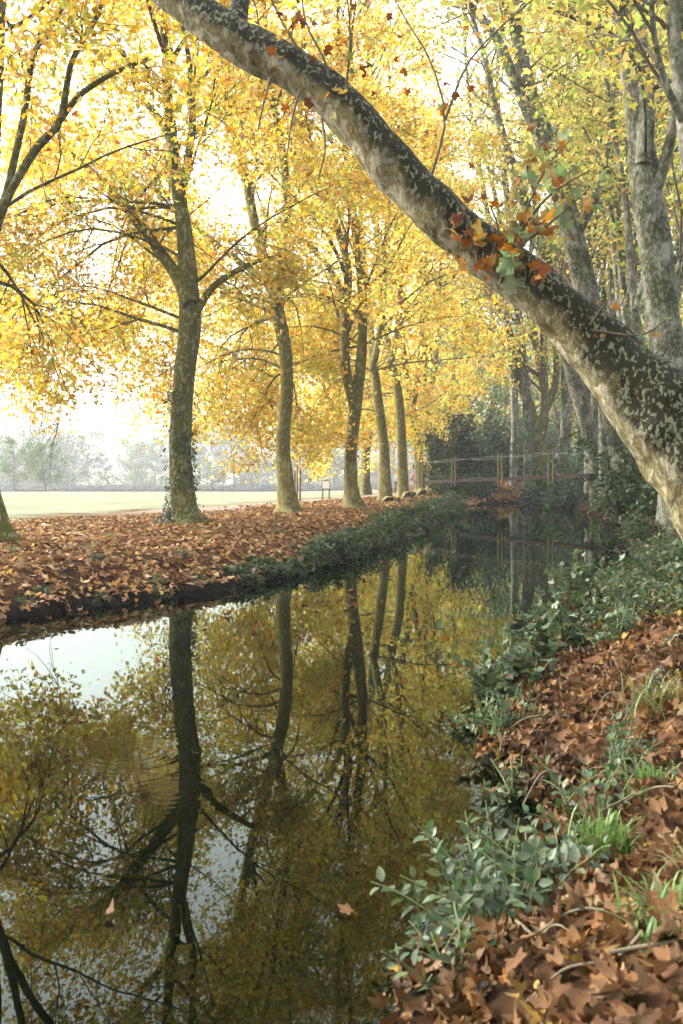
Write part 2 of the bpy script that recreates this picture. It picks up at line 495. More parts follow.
def ground_z(P):
    P = np.atleast_2d(np.asarray(P, float))[:, :2]
    ins = inside(P, POLY)
    dl = seg_dist(P, LEFT); dr = seg_dist(P, RIGHT)
    x, y = P[:, 0], P[:, 1]
    wob = 0.14 * vnoise(x, y, 2.1) + 0.09 * vnoise(x, y, 5.3, 2.0)
    left = dl < dr
    d = np.where(left, dl, dr) * np.where(ins, -1, 1) + wob * np.clip(1 - np.abs(np.where(left, dl, dr)) / 1.5, 0, 1)
    zl = -0.55 + 0.64 * sst(-0.30, 0.08, d) + 0.33 * sst(0.0, 1.25, d) + 0.06 * sst(0.6, 2.5, d) - 0.05 * sst(8, 14, d)
    rise = np.clip((y - 3) / 45, 0, 1)
    zr = -0.55 + 0.62 * sst(-0.32, 0.1, d) + 0.40 * sst(0.0, 1.15, d) + sst(0.8, 6, d) * (0.25 + 0.7 * rise) + 0.9 * sst(5, 25, d) * rise
    z = np.where(left, zl, zr)
    far_l = left & (y > 58)
    z = np.where(far_l, z + sst(0.5, 8, d) * 0.9 * sst(58, 70, y) * sst(0, 8, x - 0.055 * y), z)
    z = z - np.where(left, 1.7 * sst(60, 285, y) * sst(2, -20, x - 0.1 * y), 0)
    z = z + 7.5 * sst(320, 430, y)
    bump = np.where(d > -0.2, 1, 0.3) * np.clip(1 - y / 140, 0, 1)
    z = z + bump * (0.035 * vnoise(x, y, 1.3, 4) + 0.02 * vnoise(x, y, 4.1, 1) + 0.012 * vnoise(x, y, 9.0, 3))
    return z


def gz(x, y): return float(ground_z([[x, y]])[0])


def axis(parts):
    out = []
    for a, b, s in parts: out += list(np.arange(a, b, s))
    out.append(parts[-1][1]); return np.array(out)


gx = axis([(-330, -80, 16), (-80, -24, 4), (-24, -9, 0.8), (-9, 14, 0.17), (14, 24, 0.6), (24, 80, 4), (80, 330, 16)])
gy = axis([(-28, -2, 2), (-2, 1, 0.5), (1, 12, 0.11), (12, 30, 0.16), (30, 64, 0.32), (64, 100, 1.2), (100, 430, 11)])
GX, GY = np.meshgrid(gx, gy)
GP = np.stack([GX.ravel(), GY.ravel()], 1)
GZ = ground_z(GP)
PATH = [(-30, 16), (-15, 20.5), (-9.0, 25), (-5.6, 31), (-3.3, 41), (-0.6, 52), (1.7, 60), (3.5, 70), (4.5, 85)]
pd = seg_dist(GP, PATH)
dL = seg_dist(GP, LEFT); dR = seg_dist(GP, RIGHT); gin = inside(GP, POLY)
side_l = (dL < dR) & ~gin
nz = 1.0 * vnoise(GP[:, 0], GP[:, 1], 0.6) + 0.6 * vnoise(GP[:, 0], GP[:, 1], 1.7, 2)
fieldness = np.where(side_l, sst(0.0, 3.0, np.where(GP[:, 0] < np.interp(GP[:, 1], [p[1] for p in PATH], [p[0] for p in PATH]), pd, -pd) + nz), 0)
pathness = np.where(side_l, (1 - sst(0.7, 1.6, pd + 0.3 * nz)) * sst(26, 34, GP[:, 1]), 0)
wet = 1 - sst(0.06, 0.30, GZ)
mb = MB()
nx, ny = len(gx), len(gy)
ii = (np.arange(ny - 1)[:, None] * nx + np.arange(nx - 1)[None]).ravel()
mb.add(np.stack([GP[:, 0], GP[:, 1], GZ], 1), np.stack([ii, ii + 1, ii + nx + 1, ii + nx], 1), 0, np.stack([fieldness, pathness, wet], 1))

m, nt, nd, lk = newmat('ground_cover')
tc = N(nt, 'ShaderNodeTexCoord'); v = tc.outputs['Object']
at_ = N(nt, 'ShaderNodeAttribute', attribute_name='col'); sp = N(nt, 'ShaderNodeSeparateColor'); lk.new(at_.outputs['Color'], sp.inputs[0])
vo = N(nt, 'ShaderNodeTexVoronoi', Scale=14.0); lk.new(v, vo.inputs['Vector'])
lit = ramp(nt, N(nt, 'ShaderNodeSeparateColor').outputs[0], [(0, (0, 0, 0)), (1, (1, 1, 1))])
sc_ = N(nt, 'ShaderNodeSeparateColor'); lk.new(vo.outputs['Color'], sc_.inputs[0])
lit = ramp(nt, sc_.outputs[0], [(0, (0.05, 0.026, 0.014)), (0.3, (0.12, 0.053, 0.024)), (0.6, (0.18, 0.082, 0.036)), (0.85, (0.25, 0.135, 0.07)), (1, (0.2, 0.09, 0.025))])
soil = ramp(nt, noise_tex(nt, v, 3.0, 5), [(0.3, (0.012, 0.009, 0.006)), (0.7, (0.045, 0.027, 0.015))])
lit = mix(nt, ramp(nt, noise_tex(nt, v, 1.6, 4), [(0.35, 0.45), (0.55, 0.95)]), lit, soil)
gr = ramp(nt, noise_tex(nt, v, 0.35, 6, 0.7), [(0.3, (0.12, 0.135, 0.085)), (0.55, (0.18, 0.19, 0.13)), (0.75, (0.26, 0.24, 0.17))])
gr = mix(nt, ramp(nt, noise_tex(nt, v, 2.2, 5, 0.75), [(0.58, 0.0), (0.70, 0.4)]), gr, (0.15, 0.095, 0.05))
pa = ramp(nt, noise_tex(nt, v, 1.2, 6, 0.7), [(0.3, (0.20, 0.155, 0.12)), (0.7, (0.28, 0.23, 0.18))])
c = mix(nt, sp.outputs[0], lit, gr)
c = mix(nt, mathn(nt, 'MULTIPLY', sp.outputs[1], 0.85), c, pa)
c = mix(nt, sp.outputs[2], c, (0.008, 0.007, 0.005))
p = N(nt, 'ShaderNodeBsdfPrincipled', Roughness=0.9); p.inputs['Specular IOR Level'].default_value = 0.0
lk.new(c, p.inputs['Base Color'])
b = N(nt, 'ShaderNodeBump', Strength=0.6, Distance=0.04); lk.new(vo.outputs['Distance'], b.inputs['Height']); lk.new(b.outputs[0], p.inputs['Normal'])
o = N(nt, 'ShaderNodeOutputMaterial'); lk.new(p.outputs[0], o.inputs[0])
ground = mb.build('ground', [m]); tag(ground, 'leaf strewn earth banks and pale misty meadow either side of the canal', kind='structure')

# water
m, nt, nd, lk = newmat('canal_water')
tc = N(nt, 'ShaderNodeTexCoord'); v = tc.outputs['Object']
p = N(nt, 'ShaderNodeBsdfGlossy', Roughness=0.012); p.inputs['Color'].default_value = (.68, .77, .68, 1)
dp = N(nt, 'ShaderNodeBsdfDiffuse'); dp.inputs['Color'].default_value = (.0005, .001, .0004, 1)
fr = N(nt, 'ShaderNodeFresnel', IOR=1.333)
mp = N(nt, 'ShaderNodeMapping'); lk.new(v, mp.inputs[0]); mp.inputs['Rotation'].default_value = (0, 0, 0.25); mp.inputs['Scale'].default_value = (1.0, 0.55, 1)
h = mathn(nt, 'ADD', mathn(nt, 'MULTIPLY', noise_tex(nt, mp.outputs[0], 2.2, 2, 0.5), 1.0), mathn(nt, 'MULTIPLY', noise_tex(nt, mp.outputs[0], 9.0, 2, 0.5), 0.10))
for (rx, ry, sz) in ((-1.18, 5.45, 0.26), (-0.82, 4.75, 0.20)):
    sub = N(nt, 'ShaderNodeVectorMath', operation='DISTANCE'); lk.new(v, sub.inputs[0]); sub.inputs[1].default_value = (rx, ry, 0)
    d_ = sub.outputs['Value']
    env = ramp(nt, mathn(nt, 'DIVIDE', d_, sz * 1.8), [(0.0, 0.6), (0.35, 1.0), (1.0, 0.0)])
    wv = mathn(nt, 'MULTIPLY', mathn(nt, 'SINE', mathn(nt, 'MULTIPLY', d_, 95.0)), env)
    h = mathn(nt, 'ADD', h, mathn(nt, 'MULTIPLY', wv, 0.07))
b = N(nt, 'ShaderNodeBump', Strength=0.05, Distance=0.02); lk.new(h, b.inputs['Height']); lk.new(b.outputs[0], p.inputs['Normal']); lk.new(b.outputs[0], fr.inputs['Normal'])
ws = N(nt, 'ShaderNodeMixShader'); lk.new(fr.outputs[0], ws.inputs[0]); lk.new(dp.outputs[0], ws.inputs[1]); lk.new(p.outputs[0], ws.inputs[2])
o = N(nt, 'ShaderNodeOutputMaterial'); lk.new(ws.outputs[0], o.inputs[0])
mb = MB()
mb.add([(-30, -26, 0), (70, -26, 0), (70, 100, 0), (-30, 100, 0)], [[0, 1, 2, 3]])
water = mb.build('water', [m], smooth=False); tag(water, 'still dark canal water mirroring the trees', kind='structure')

# ------------------------------------------------------------------ left row of plane trees
ROW = 'plane trees in the row along the far bank'


def base_of(trace, D):
    p = at(trace[0][0], trace[0][1], D)
    return np.array([p[0], p[1], gz(p[0], p[1])])


def row_boughs(nst, z_lo, z_hi, n, L0, L1, skirt, dscale=1.0):
    out = []
    for k in range(n):
        f = (k + rng.uniform(0, 1)) / n
        z = z_lo + (z_hi - z_lo) * f
        az = k * 2.39996 + rng.uniform(-0.4, 0.4)
        L = (L0 + (L1 - L0) * f) * rng.uniform(0.8, 1.15)
        out.append((k % nst, z, az, R(rng.uniform(22, 45) + 14 * f), L, rng.uniform(-0.05, 0.03)))
    for k in range(skirt):                      # low drooping boughs on the meadow side
        az = R(rng.uniform(75, 200))
        out.append((0, rng.uniform(4.6, 9.0), az, R(rng.uniform(0, 38)), rng.uniform(0.85, 1.2) * L0, rng.uniform(-0.20, -0.12)))
    return out


TREES = []
# tree whose foot stands at the picture's edge
D = 15.8
tr = [(-14, 560, 78), (-17, 530, 56), (-22, 480, 38), (-23, 400, 34), (-21, 300, 31), (-17, 220, 27), (-10, 120, 22), (-2, 0, 16)]
s0 = extend(*stem_from_px(tr, D, 0.3), 17, 0.05)
sa = stem_from_px([(-14, 245, 15), (2, 208, 9), (12, 170, 8), (25, 110, 7), (35, 50, 6), (68, 0, 5), (110, -60, 3)], D, -0.8, 18)
sb = stem_from_px([(-14, 258, 16), (4, 205, 9), (35, 150, 9), (60, 120, 8), (72, 60, 6), (100, 10, 5), (110, -50, 3)], D, -1.4, 18)
sc2 = stem_from_px([(60, 120, 7), (80, 95, 6), (110, 75, 5), (150, 58, 4)], D, 0.2, 12)
T = make_tree('plane_tree', base_of(tr, D), [s0, sa, sb, sc2], row_boughs(1, 5, 15, 9, 4.8, 3.4, 8), 'mossy plane tree standing nearest of the far bank row, mostly cut off by the edge', 'tree', ROW,
              M_BARK_MOSS, YEL, 6, 8, 31, 0.097, zmin=2.6)
D = 22.9
tr = [(186, 531, 58), (185, 522, 40), (184, 505, 30), (180, 450, 26), (184, 380, 25), (190, 325, 26), (188, 285, 23), (184, 230, 18), (174, 160, 15), (168, 100, 12), (165, 50, 9), (160, -20, 7)]
s0 = extend(*stem_from_px(tr, D, 0.4, 40, .86), 19, 0.045)
sa = stem_from_px([(190, 305, 18), (178, 278, 13), (150, 238, 10), (115, 195, 8), (85, 165, 6), (60, 148, 5), (30, 140, 3)], D, 1.5, 22)
sb = stem_from_px([(183, 185, 9), (192, 130, 8), (190, 70, 6), (182, 20, 4), (176, -20, 3)], D, -0.4, 16)
sc2 = stem_from_px([(176, 150, 10), (160, 120, 8), (140, 95, 6), (125, 60, 4)], D, 0.6, 14)
sd = stem_from_px([(192, 320, 9), (215, 285, 7), (255, 262, 5), (285, 255, 3)], D, 0.6, 14)
T = make_tree('plane_tree', base_of(tr, D), [s0, sa, sb, sc2, sd], row_boughs(1, 5.5, 17, 11, 5.2, 3.4, 13), 'plane tree with dark ivy on its lower trunk and one long bough over the meadow', 'tree', ROW,
              M_BARK_MOSS, YEL, 6, 8, 31, 0.097, extra=[sa, sb, sd])
ivy_on(T, s0[0], s0[1], 0.3, 3.3, 3000, 0.085)
D = 30.7
tr = [(288, 518, 48), (288, 511, 32), (286, 490, 23), (283, 440, 18), (287, 385, 17), (284, 340, 17), (276, 298, 17), (285, 262, 12), (288, 210, 11), (282, 150, 10), (274, 100, 8), (268, 50, 7), (262, -10, 6)]
s0 = extend(*stem_from_px(tr, D, 0.4, 40, .78), 21, 0.04)
sa = stem_from_px([(279, 305, 14), (268, 275, 11), (255, 225, 10), (243, 165, 9), (230, 110, 7), (215, 60, 5), (200, 10, 3)], D, 0.8, 22)
sb = stem_from_px([(270, 285, 7), (240, 262, 6), (205, 235, 5), (185, 215, 3)], D, 1.5, 14)
T = make_tree('plane_tree', base_of(tr, D), [s0, sa, sb], row_boughs(2, 6, 19, 12, 5.4, 3.6, 12), 'plane tree with swollen foot that divides into two slender stems, near the three wooden stakes', 'tree', ROW,
              M_BARK, YEL, 6, 7, 27, 0.112, extra=[sa, sb])
D = 35.9
tr = [(354, 513, 46), (353, 507, 30), (351, 490, 20), (351, 450, 16), (356, 405, 16), (362, 350, 13), (362, 290, 12), (356, 235, 11), (350, 190, 9), (345, 140, 8), (340, 80, 7), (338, 10, 5)]
s0 = extend(*stem_from_px(tr, D, 0.3, 40, .76), 22, 0.04)
sa = stem_from_px([(356, 412, 12), (346, 370, 10), (345, 320, 9), (348, 270, 8), (335, 220, 7), (318, 170, 6), (300, 110, 4), (290, 60, 3)], D, 0.6, 22)
sb = stem_from_px([(346, 300, 7), (325, 262, 6), (300, 238, 5), (285, 225, 3)], D, 1.2, 14)
T = make_tree('plane_tree', base_of(tr, D), [s0, sa, sb], row_boughs(2, 6, 20, 12, 5.4, 3.6, 11), 'plane tree with wavy twin stems standing beyond the white notice board', 'tree', ROW,
              M_BARK, YEL, 6, 7, 24, 0.128, extra=[sa, sb])
more_row = [
    (46.0, [(386, 506, 30), (385, 499, 19), (384, 450, 13), (378, 400, 12), (372, 350, 10), (368, 300, 9), (362, 240, 7), (358, 170, 6), (352, 90, 5)], 'straight plane tree fifth along the far bank row, behind the twin stemmed one'),
    (54.0, [(405, 502, 26), (403, 496, 16), (402, 450, 12), (399, 400, 11), (389, 350, 9), (381, 300, 8), (378, 240, 6), (372, 170, 5)], 'plane tree with stem leaning to the meadow beside the light blue walker'),
    (62.0, [(421, 499, 22), (420, 494, 14), (418, 450, 11), (410, 395, 9), (402, 340, 8), (400, 280, 7), (396, 210, 5)], 'slim plane tree beside the pink topped walker'),
    (71.0, [(432, 497, 18), (431, 492, 12), (430, 450, 9), (426, 390, 8), (424, 330, 7), (420, 260, 5)], 'plane tree at the far end of the row by the footbridge'),
]
for D, tr, lab in more_row:
    s0 = extend(*stem_from_px(tr, D, 0.5, 30, .8), 30, 0.04)
    a, bb = len(tr) // 2, len(tr) - 2
    x, y, w = tr[a]
    sa = stem_from_px([(x, y + 20, w * .8), (x + 9, y - 25, w * .65), (x + 12, y - 80, w * .55), (x + 16, y - 140, w * .4), (x + 26, y - 200, w * .3)], D, -0.6, 18)
    T = make_tree('plane_tree', base_of(tr, D), [s0, sa], row_boughs(2, 6, 28, 15, 5.8, 4.2, 8), lab, 'tree', ROW, M_BARK, YEL, 5, 5, 19, 0.21, (T1_V, T1_F), extra=[sa])
# trees of the second line on the meadow side, seen between the trunks of the row
for (px, D, lab) in ((363, 70, 'yellow plane tree out on the meadow side behind the path, seen between two trunks'), (452, 88, 'yellow plane tree beyond the footbridge end'), (232, 52, 'plane tree in full yellow leaf standing out in the meadow')):
    if px == 232: continue
    b0 = at(px, 480, D); bz = gz(b0[0], b0[1])
    P = grow([b0[0], b0[1], bz - 0.1], [0.03, 0, 1], 17, 16, 0.04, 0.03)
    rr = np.concatenate([[0.55, 0.38], np.linspace(0.33, 0.05, 15)])
    T = make_tree('plane_tree', (b0[0], b0[1], bz), [(P, rr)], row_boughs(1, 4.5, 15, 11, 5.4, 3.5, 6), lab, 'tree', 'plane trees behind the row', M_BARK, YEL, 5, 5, 18, 0.23, (T1_V, T1_F))

# ------------------------------------------------------------------ the leaning plane tree
ctr = [(822, 672, 135, 6.2), (800, 625, 108, 6.2), (762, 560, 92, 6.25), (715, 503, 90, 6.3), (689, 456, 88, 6.35), (656, 409, 86, 6.4), (613, 362, 67, 6.45), (563, 313, 53, 6.5), (512, 272, 48, 6.55), (463, 234, 48, 6.6),
       (400, 176, 47, 6.65), (340, 105, 44, 6.7), (295, 72, 42, 6.75), (245, 44, 42, 6.8), (190, 6, 40, 6.9), (120, -50, 36, 7.1), (30, -120, 30, 7.4), (-80, -230, 24, 7.8)]
P = smooth_path([at(a, b_, d_) for a, b_, w, d_ in ctr], 130)
W = smooth_path(np.array([[w * d_ / FPX / 2] * 3 for a, b_, w, d_ in ctr]), 130)[:, 0]
big = empty('leaning_plane_tree', (P[0][0], P[0][1], gz(P[0][0], P[0][1])), 'thick mottled plane tree leaning from the near bank right across the canal', 'tree')
mb = MB(); mb.tube(P, W, 48, 0, bump=0.16, bscale=4.2)
mb.build('trunk', [M_BARK_BIG], big)
bd = at(770, 640, 6.2)
for (tx, ty, w0) in ((1.35, 5.05, 0.075), (1.75, 4.6, 0.085), (1.6, 6.6, 0.06), (2.2, 4.9, 0.08)):
    a = np.array([bd[0] - 0.1, bd[1], 0.62]); q = np.array([tx, ty, 0])
    pts = []
    for t in np.linspace(0, 1, 14):
        pp = a + (q - a) * t; pp[:2] += 0.07 * np.array([math.sin(t * 7 + tx * 5), math.cos(t * 6 + ty)])
        pp[2] = max(gz(pp[0], pp[1]) + 0.045 * (1 - t) - 0.03, 0.62 - 3.0 * t) if t < 0.97 else gz(pp[0], pp[1]) - 0.05
        pts.append(pp)
    mb = MB(); mb.tube(smooth_path(pts, 30), np.linspace(w0 * 1.5, w0 * 0.45, 30), 14, 0, bump=0.3, bscale=7)
    mb.build('root', [M_BARK_BIG], big)
# boughs of the leaning tree above the picture
bl = []
for (i, az, el, L, dr) in ((118, 120, 40, 4, 0.0), (124, 200, 30, 4, 0.02), (128, 160, 60, 4, 0.0), (108, 250, 62, 3.5, 0.0), (100, 80, 60, 4.0, 0.02)):
    d = np.array([math.cos(R(az)) * math.cos(R(el)), math.sin(R(az)) * math.cos(R(el)), math.sin(R(el))])
    q = grow(P[i], d, L, 9, 0.08, dr); r_ = np.linspace(0.07, 0.012, 10)
    mb = MB(); mb.tube(q, r_, 8, 0, bump=0.08, bscale=5); mb.build('bough', [M_BARK_BIG], big)
    bl.append((q, r_))
cm = crown_from(bl, YEL, 4, 4, 7, 0.085, (T3_V, T3_F), 0.25, 4.2, subL=0.4)
cm.build('crown', [M_LEAF, M_TWIG], big)
SHOOT = ([(0.28, 0.125, 0.03), (0.18, 0.055, 0.016), (0.10, 0.036, 0.014), (0.40, 0.26, 0.07), (0.12, 0.15, 0.06), (0.17, 0.20, 0.09)], [2.4, 2, 2.4, 2, 1.6, 1.6])
SHOOTG = ([(0.13, 0.18, 0.075), (0.17, 0.22, 0.11), (0.32, 0.15, 0.03), (0.24, 0.07, 0.02), (0.42, 0.30, 0.08)], [3, 3, 1.6, 1.2, 1])
LT = [lobed(s, 0.35) for s in range(9)]


def shoot(a, twigs, pal, n, size, spread=0.07):
    """a leafy shoot: twigs (lists of px, py, D) with big lobed leaves"""
    mb = MB()
    for tw in twigs:
        pts = smooth_path([at(*q) for q in tw], 10)
        mb.tube(pts, np.linspace(0.010, 0.004, 10), 5, 1)
        k = n // len(twigs)
        f = rng.uniform(0.12, 1.0, k)
        pos = pts[(f * 9).astype(int)] + rng.normal(0, spread, (k, 3)) + [0, 0, -0.02]
        cols = palette(k, *pal)
        var = rng.integers(0, len(LT), k)
        nm = rng.normal(0, 0.7, (k, 3)) + [0, -0.45, 0.35]
        for t in range(len(LT)):
            s = var == t
            leaves(mb, pos[s], size * rng.uniform(0.6, 1.15, s.sum()), nm[s], cols[s], LT[t])
    return mb.build('foliage', [M_LEAF, M_TWIG], big)


shoot(big, [[(505, 268, 6.4), (520, 225, 6.3), (545, 170, 6.25), (570, 140, 6.2)], [(520, 230, 6.3), (550, 195, 6.2), (590, 170, 6.15)], [(535, 195, 6.3), (528, 160, 6.3), (560, 128, 6.4)], [(515, 250, 6.3), (560, 215, 6.2), (590, 188, 6.2)]], SHOOTG, 84, 0.085, 0.09)
shoot(big, [[(478, 262, 6.35), (470, 225, 6.3), (455, 195, 6.3)], [(490, 262, 6.3), (498, 230, 6.25), (490, 205, 6.2)], [(500, 272, 6.3), (520, 250, 6.2), (530, 238, 6.2)]], SHOOT, 66, 0.075, 0.10)
shoot(big, [[(500, 285, 6.3), (508, 262, 6.15), (516, 258, 6.1)]], ([(0.15, 0.20, 0.09), (0.19, 0.24, 0.12)], [1, 1]), 7, 0.10, 0.05)
shoot(big, [[(330, 78, 6.5), (322, 55, 6.5), (305, 20, 6.5), (300, -30, 6.5)], [(300, 52, 6.6), (282, 22, 6.6), (262, -20, 6.6)], [(345, 95, 6.5), (350, 40, 6.5), (345, -30, 6.5)]], SHOOT, 70, 0.06, 0.11)
shoot(big, [[(300, 90, 6.5), (292, 120, 6.45), (287, 155, 6.4)], [(322, 118, 6.5), (325, 150, 6.4), (318, 180, 6.4)], [(270, 78, 6.6), (262, 110, 6.5), (258, 130, 6.5)]], SHOOT, 22, 0.05, 0.10)
shoot(big, [[(430, 180, 6.6), (445, 120, 6.7), (430, 60, 6.8), (400, 10, 6.9), (380, -40, 7.0)], [(445, 120, 6.7), (470, 60, 6.8), (520, 10, 6.9), (560, -20, 7.0)]], SHOOT, 44, 0.05, 0.16)
shoot(big, [[(590, 325, 6.3), (606, 305, 6.2), (612, 318, 6.2)], [(590, 330, 6.3), (640, 335, 6.2), (668, 318, 6.2)]], SHOOTG, 12, 0.05, 0.05)

# ------------------------------------------------------------------ trees of the right bank
RB = 'pale barked trees crowding the near bank'


def right_tree(D, traces, lab, bark=M_BARK_PALE, pal=YGR, n=9, zt=20, ivy=None, L=(4.6, 3.2), nleaf=17, lsize=None, name='plane_tree', group=RB):
    px0 = traces[0][0][0][0]
    D0 = D
    while D < 57 and (px0 - 341.5) / FPX * D < np.interp(D, [q[1] for q in RIGHT], [q[0] for q in RIGHT]) + 0.7: D += 1.0
    if D >= 57: D = max(D0, 74.0)
    s = []
    for k, (tr, dd) in enumerate(traces):
        st = stem_from_px(tr, D, dd, 30)
        s.append(extend(*st, zt, 0.045) if k < 2 else st)
    p0 = s[0][0][0]
    sp = []
    for k in range(n):
        f = (k + rng.uniform(0, 1)) / n
        si = k % min(2, len(s))
        zlo = max(5.5, s[si][0][0][2] + 1)
        sp.append((si, zlo + (zt - 2 - zlo) * f, k * 2.4 + rng.uniform(-.4, .4), R(rng.uniform(25, 55)), (L[0] + (L[1] - L[0]) * f) * rng.uniform(.8, 1.15), rng.uniform(-0.03, 0.05)))
    ls = lsize or (0.13 if D < 30 else 0.18)
    T = make_tree(name, (p0[0], p0[1], gz(p0[0], p0[1])), s, sp, lab, 'tree', group, bark, pal, 4, 4, nleaf, ls, (T3_V, T3_F) if D < 30 else (T1_V, T1_F), zmin=4.5, extra=s[1:], flute=0.25)
    if ivy: ivy_on(T, s[0][0], s[0][1], ivy[0], ivy[1], ivy[2], 0.10)
    return T


def foot(px, D, x_up, y_up, w):
    """first trace points: from the ground up to (x_up, y_up)"""
    b0 = at(px, 480, D); z = gz(b0[0], b0[1]); py = HORIZON + (CAM_H - z) * FPX / D
    return [(px, py + 3, w * 1.7), (px - 1 + (x_up - px) * 0.1, py - 8, w * 1.15), ((px + x_up) / 2 + 2, (py + y_up) / 2, w)]


right_tree(20.0, [(foot(682, 20, 664, 330, 36) + [(664, 330, 33), (656, 250, 31), (646, 185, 31), (640, 140, 24), (630, 80, 17), (618, 0, 14), (612, -60, 12)], 0.3), ([(644, 165, 20), (646, 100, 17), (640, 40, 15), (634, -40, 12)], 0.2), ([(652, 200, 14), (668, 150, 11), (680, 90, 9), (700, 20, 7)], -0.5)],
           'stout pale tree forking into two upright grey stems behind the leaning trunk', zt=17)
right_tree(27.0, [(foot(632, 27, 606, 370, 23) + [(604, 370, 23), (585, 285, 23), (560, 185, 21), (543, 135, 20), (530, 95, 16), (516, 30, 13), (508, -40, 11)], 0.3), ([(546, 150, 14), (525, 105, 12), (510, 68, 11), (495, 35, 10), (465, 0, 7), (440, -30, 5)], -0.6), ([(575, 240, 10), (598, 190, 8), (610, 130, 6), (615, 70, 4)], 0.4)],
           'lichen grey tree leaning over the canal with a dark mossy side stem', ivy=(0.5, 3.4, 1300), zt=21, n=13, L=(5.5, 4.5))
right_tree(47.0, [(foot(602, 47, 576, 380, 15) + [(574, 380, 15), (562, 330, 14), (545, 260, 12), (520, 190, 10), (498, 120, 8), (485, 60, 6)], 0.4), ([(568, 350, 9), (575, 290, 8), (570, 220, 7), (560, 140, 5)], 0.3)],
           'slim pale tree leaning out above the wooden footbridge end', ivy=(0.5, 4.0, 700), zt=26, n=13, L=(5.5, 4.5))
right_tree(74.0, [(foot(545, 74, 530, 410, 13) + [(530, 410, 12), (518, 370, 10), (505, 320, 8), (486, 285, 6), (468, 262, 4)], 1.0), ([(540, 455, 9), (545, 400, 8), (535, 340, 7), (520, 280, 5), (500, 220, 4)], 0.5), ([(536, 430, 8), (556, 380, 7), (552, 310, 5), (560, 250, 4)], 0.6)],
           'green mossed tree fanning into several stems beyond the footbridge', M_BARK_MOSS, YEL, zt=29, n=14, L=(6, 5))
right_tree(15.5, [(foot(722, 15.5, 708, 300, 26) + [(708, 300, 24), (696, 200, 22), (684, 100, 20), (676, 30, 19), (670, -40, 16)], 0.4), ([(684, 120, 11), (668, 90, 8), (655, 40, 6), (650, -20, 5)], -0.4)],
           'broad grey trunk standing at the picture edge beside the forked tree', zt=15)
rest = [(36, 640, 630, 8), (42, 590, 606, 8), (44, 625, 615, 9), (47, 660, 668, 9), (60, 560, 566, 8), (64, 598, 590, 7), (70, 540, 545, 7), (76, 640, 632, 7), (58, 682, 670, 8), (33, 690, 680, 11), (28, 622, 628, 10), (30, 655, 640, 9), (34, 605, 596, 8), (38, 560, 572, 8), (24, 668, 672, 11), (40, 668, 655, 8), (50, 582, 574, 7), (55, 618, 622, 7), (66, 515, 510, 7), (48, 530, 520, 8), (29, 590, 582, 9)]
for D, px, xu, w in rest:
    w = w * rng.uniform(0.9, 1.15)
    ln = rng.uniform(10, 55)
    tr = foot(px, D, xu, 300, w) + [(xu - ln * .15, 300, w * .85), (xu - ln * .45 + rng.uniform(-6, 6), 200, w * .7), (xu - ln * .8 + rng.uniform(-8, 8), 100, w * .5), (xu - ln, 10, w * .4)]
    xu -= ln * .12
    x3, y3 = tr[4][0], tr[4][1]
    br = [(xu, 310, w * .6), (xu + 12, 260, w * .5), (xu + 20 + rng.uniform(-6, 6), 190, w * .4), (xu + 24, 110, w * .3)]
    right_tree(D, [(tr, 0.6), (br, 0.5)], 'slender pale tree among others of its kind in the misty wood behind the near bank', zt=19 + D * 0.15, n=10, ivy=(0.6, 5.0, 500) if rng.uniform() < 0.6 else None, nleaf=15, group='slender trees in the wood behind the near bank')

# ------------------------------------------------------------------ far trees (shared meshes)
def far_tree_meshes(seed, H, spreadR, pal, nleaf, size):
    root = empty('tmp', (0, 0, 0))
    P = grow([0, 0, -0.2], [0, 0, 1], H * 0.85, 10, 0.05, 0.05)
    rr = np.concatenate([[H * 0.028], np.linspace(H * 0.02, 0.03, 10)])
    mb = MB(); mb.tube(P, rr, 8, 0, bump=0.1); tr = mb.build('trunk', [M_FAR], root)
    bl = []
    for k in range(16):
        f = (k + 0.5) / 16
        i = 2 + int(7.9 * f)
        az = k * 2.4; el = R(15 + 40 * f)
        bl.append((grow(P[i], [math.cos(az) * math.cos(el), math.sin(az) * math.cos(el), math.sin(el)], spreadR * (1.05 - 0.5 * abs(f - 0.4)), 7, 0.1, -0.02), np.linspace(0.09, 0.02, 8)))
    cm = crown_from(bl, pal, 4, 3, nleaf, size, (T1_V, T1_F), 0.5, 1.0, subL=0.45)
    for q, r_ in bl: cm.tube(q, r_, 5, 1)
    cr = cm.build('crown', [M_GREEN, M_FAR], root)
    COL.objects.unlink(root); COL.objects.unlink(tr); COL.objects.unlink(cr)
    return tr.data, cr.data


def put_far(kindname, data, x, y, s, rz, label, cat, group):
    e = empty(kindname, (x, y, gz(x, y)), label, cat, group)
    e.scale = (s, s, s * rng.uniform(0.9, 1.1)); e.rotation_euler = (0, 0, rz)
    for nm, me in (('trunk', data[0]), ('crown', data[1])):
        o = bpy.data.objects.new(nm, me); COL.objects.link(o); o.parent = e
    return e


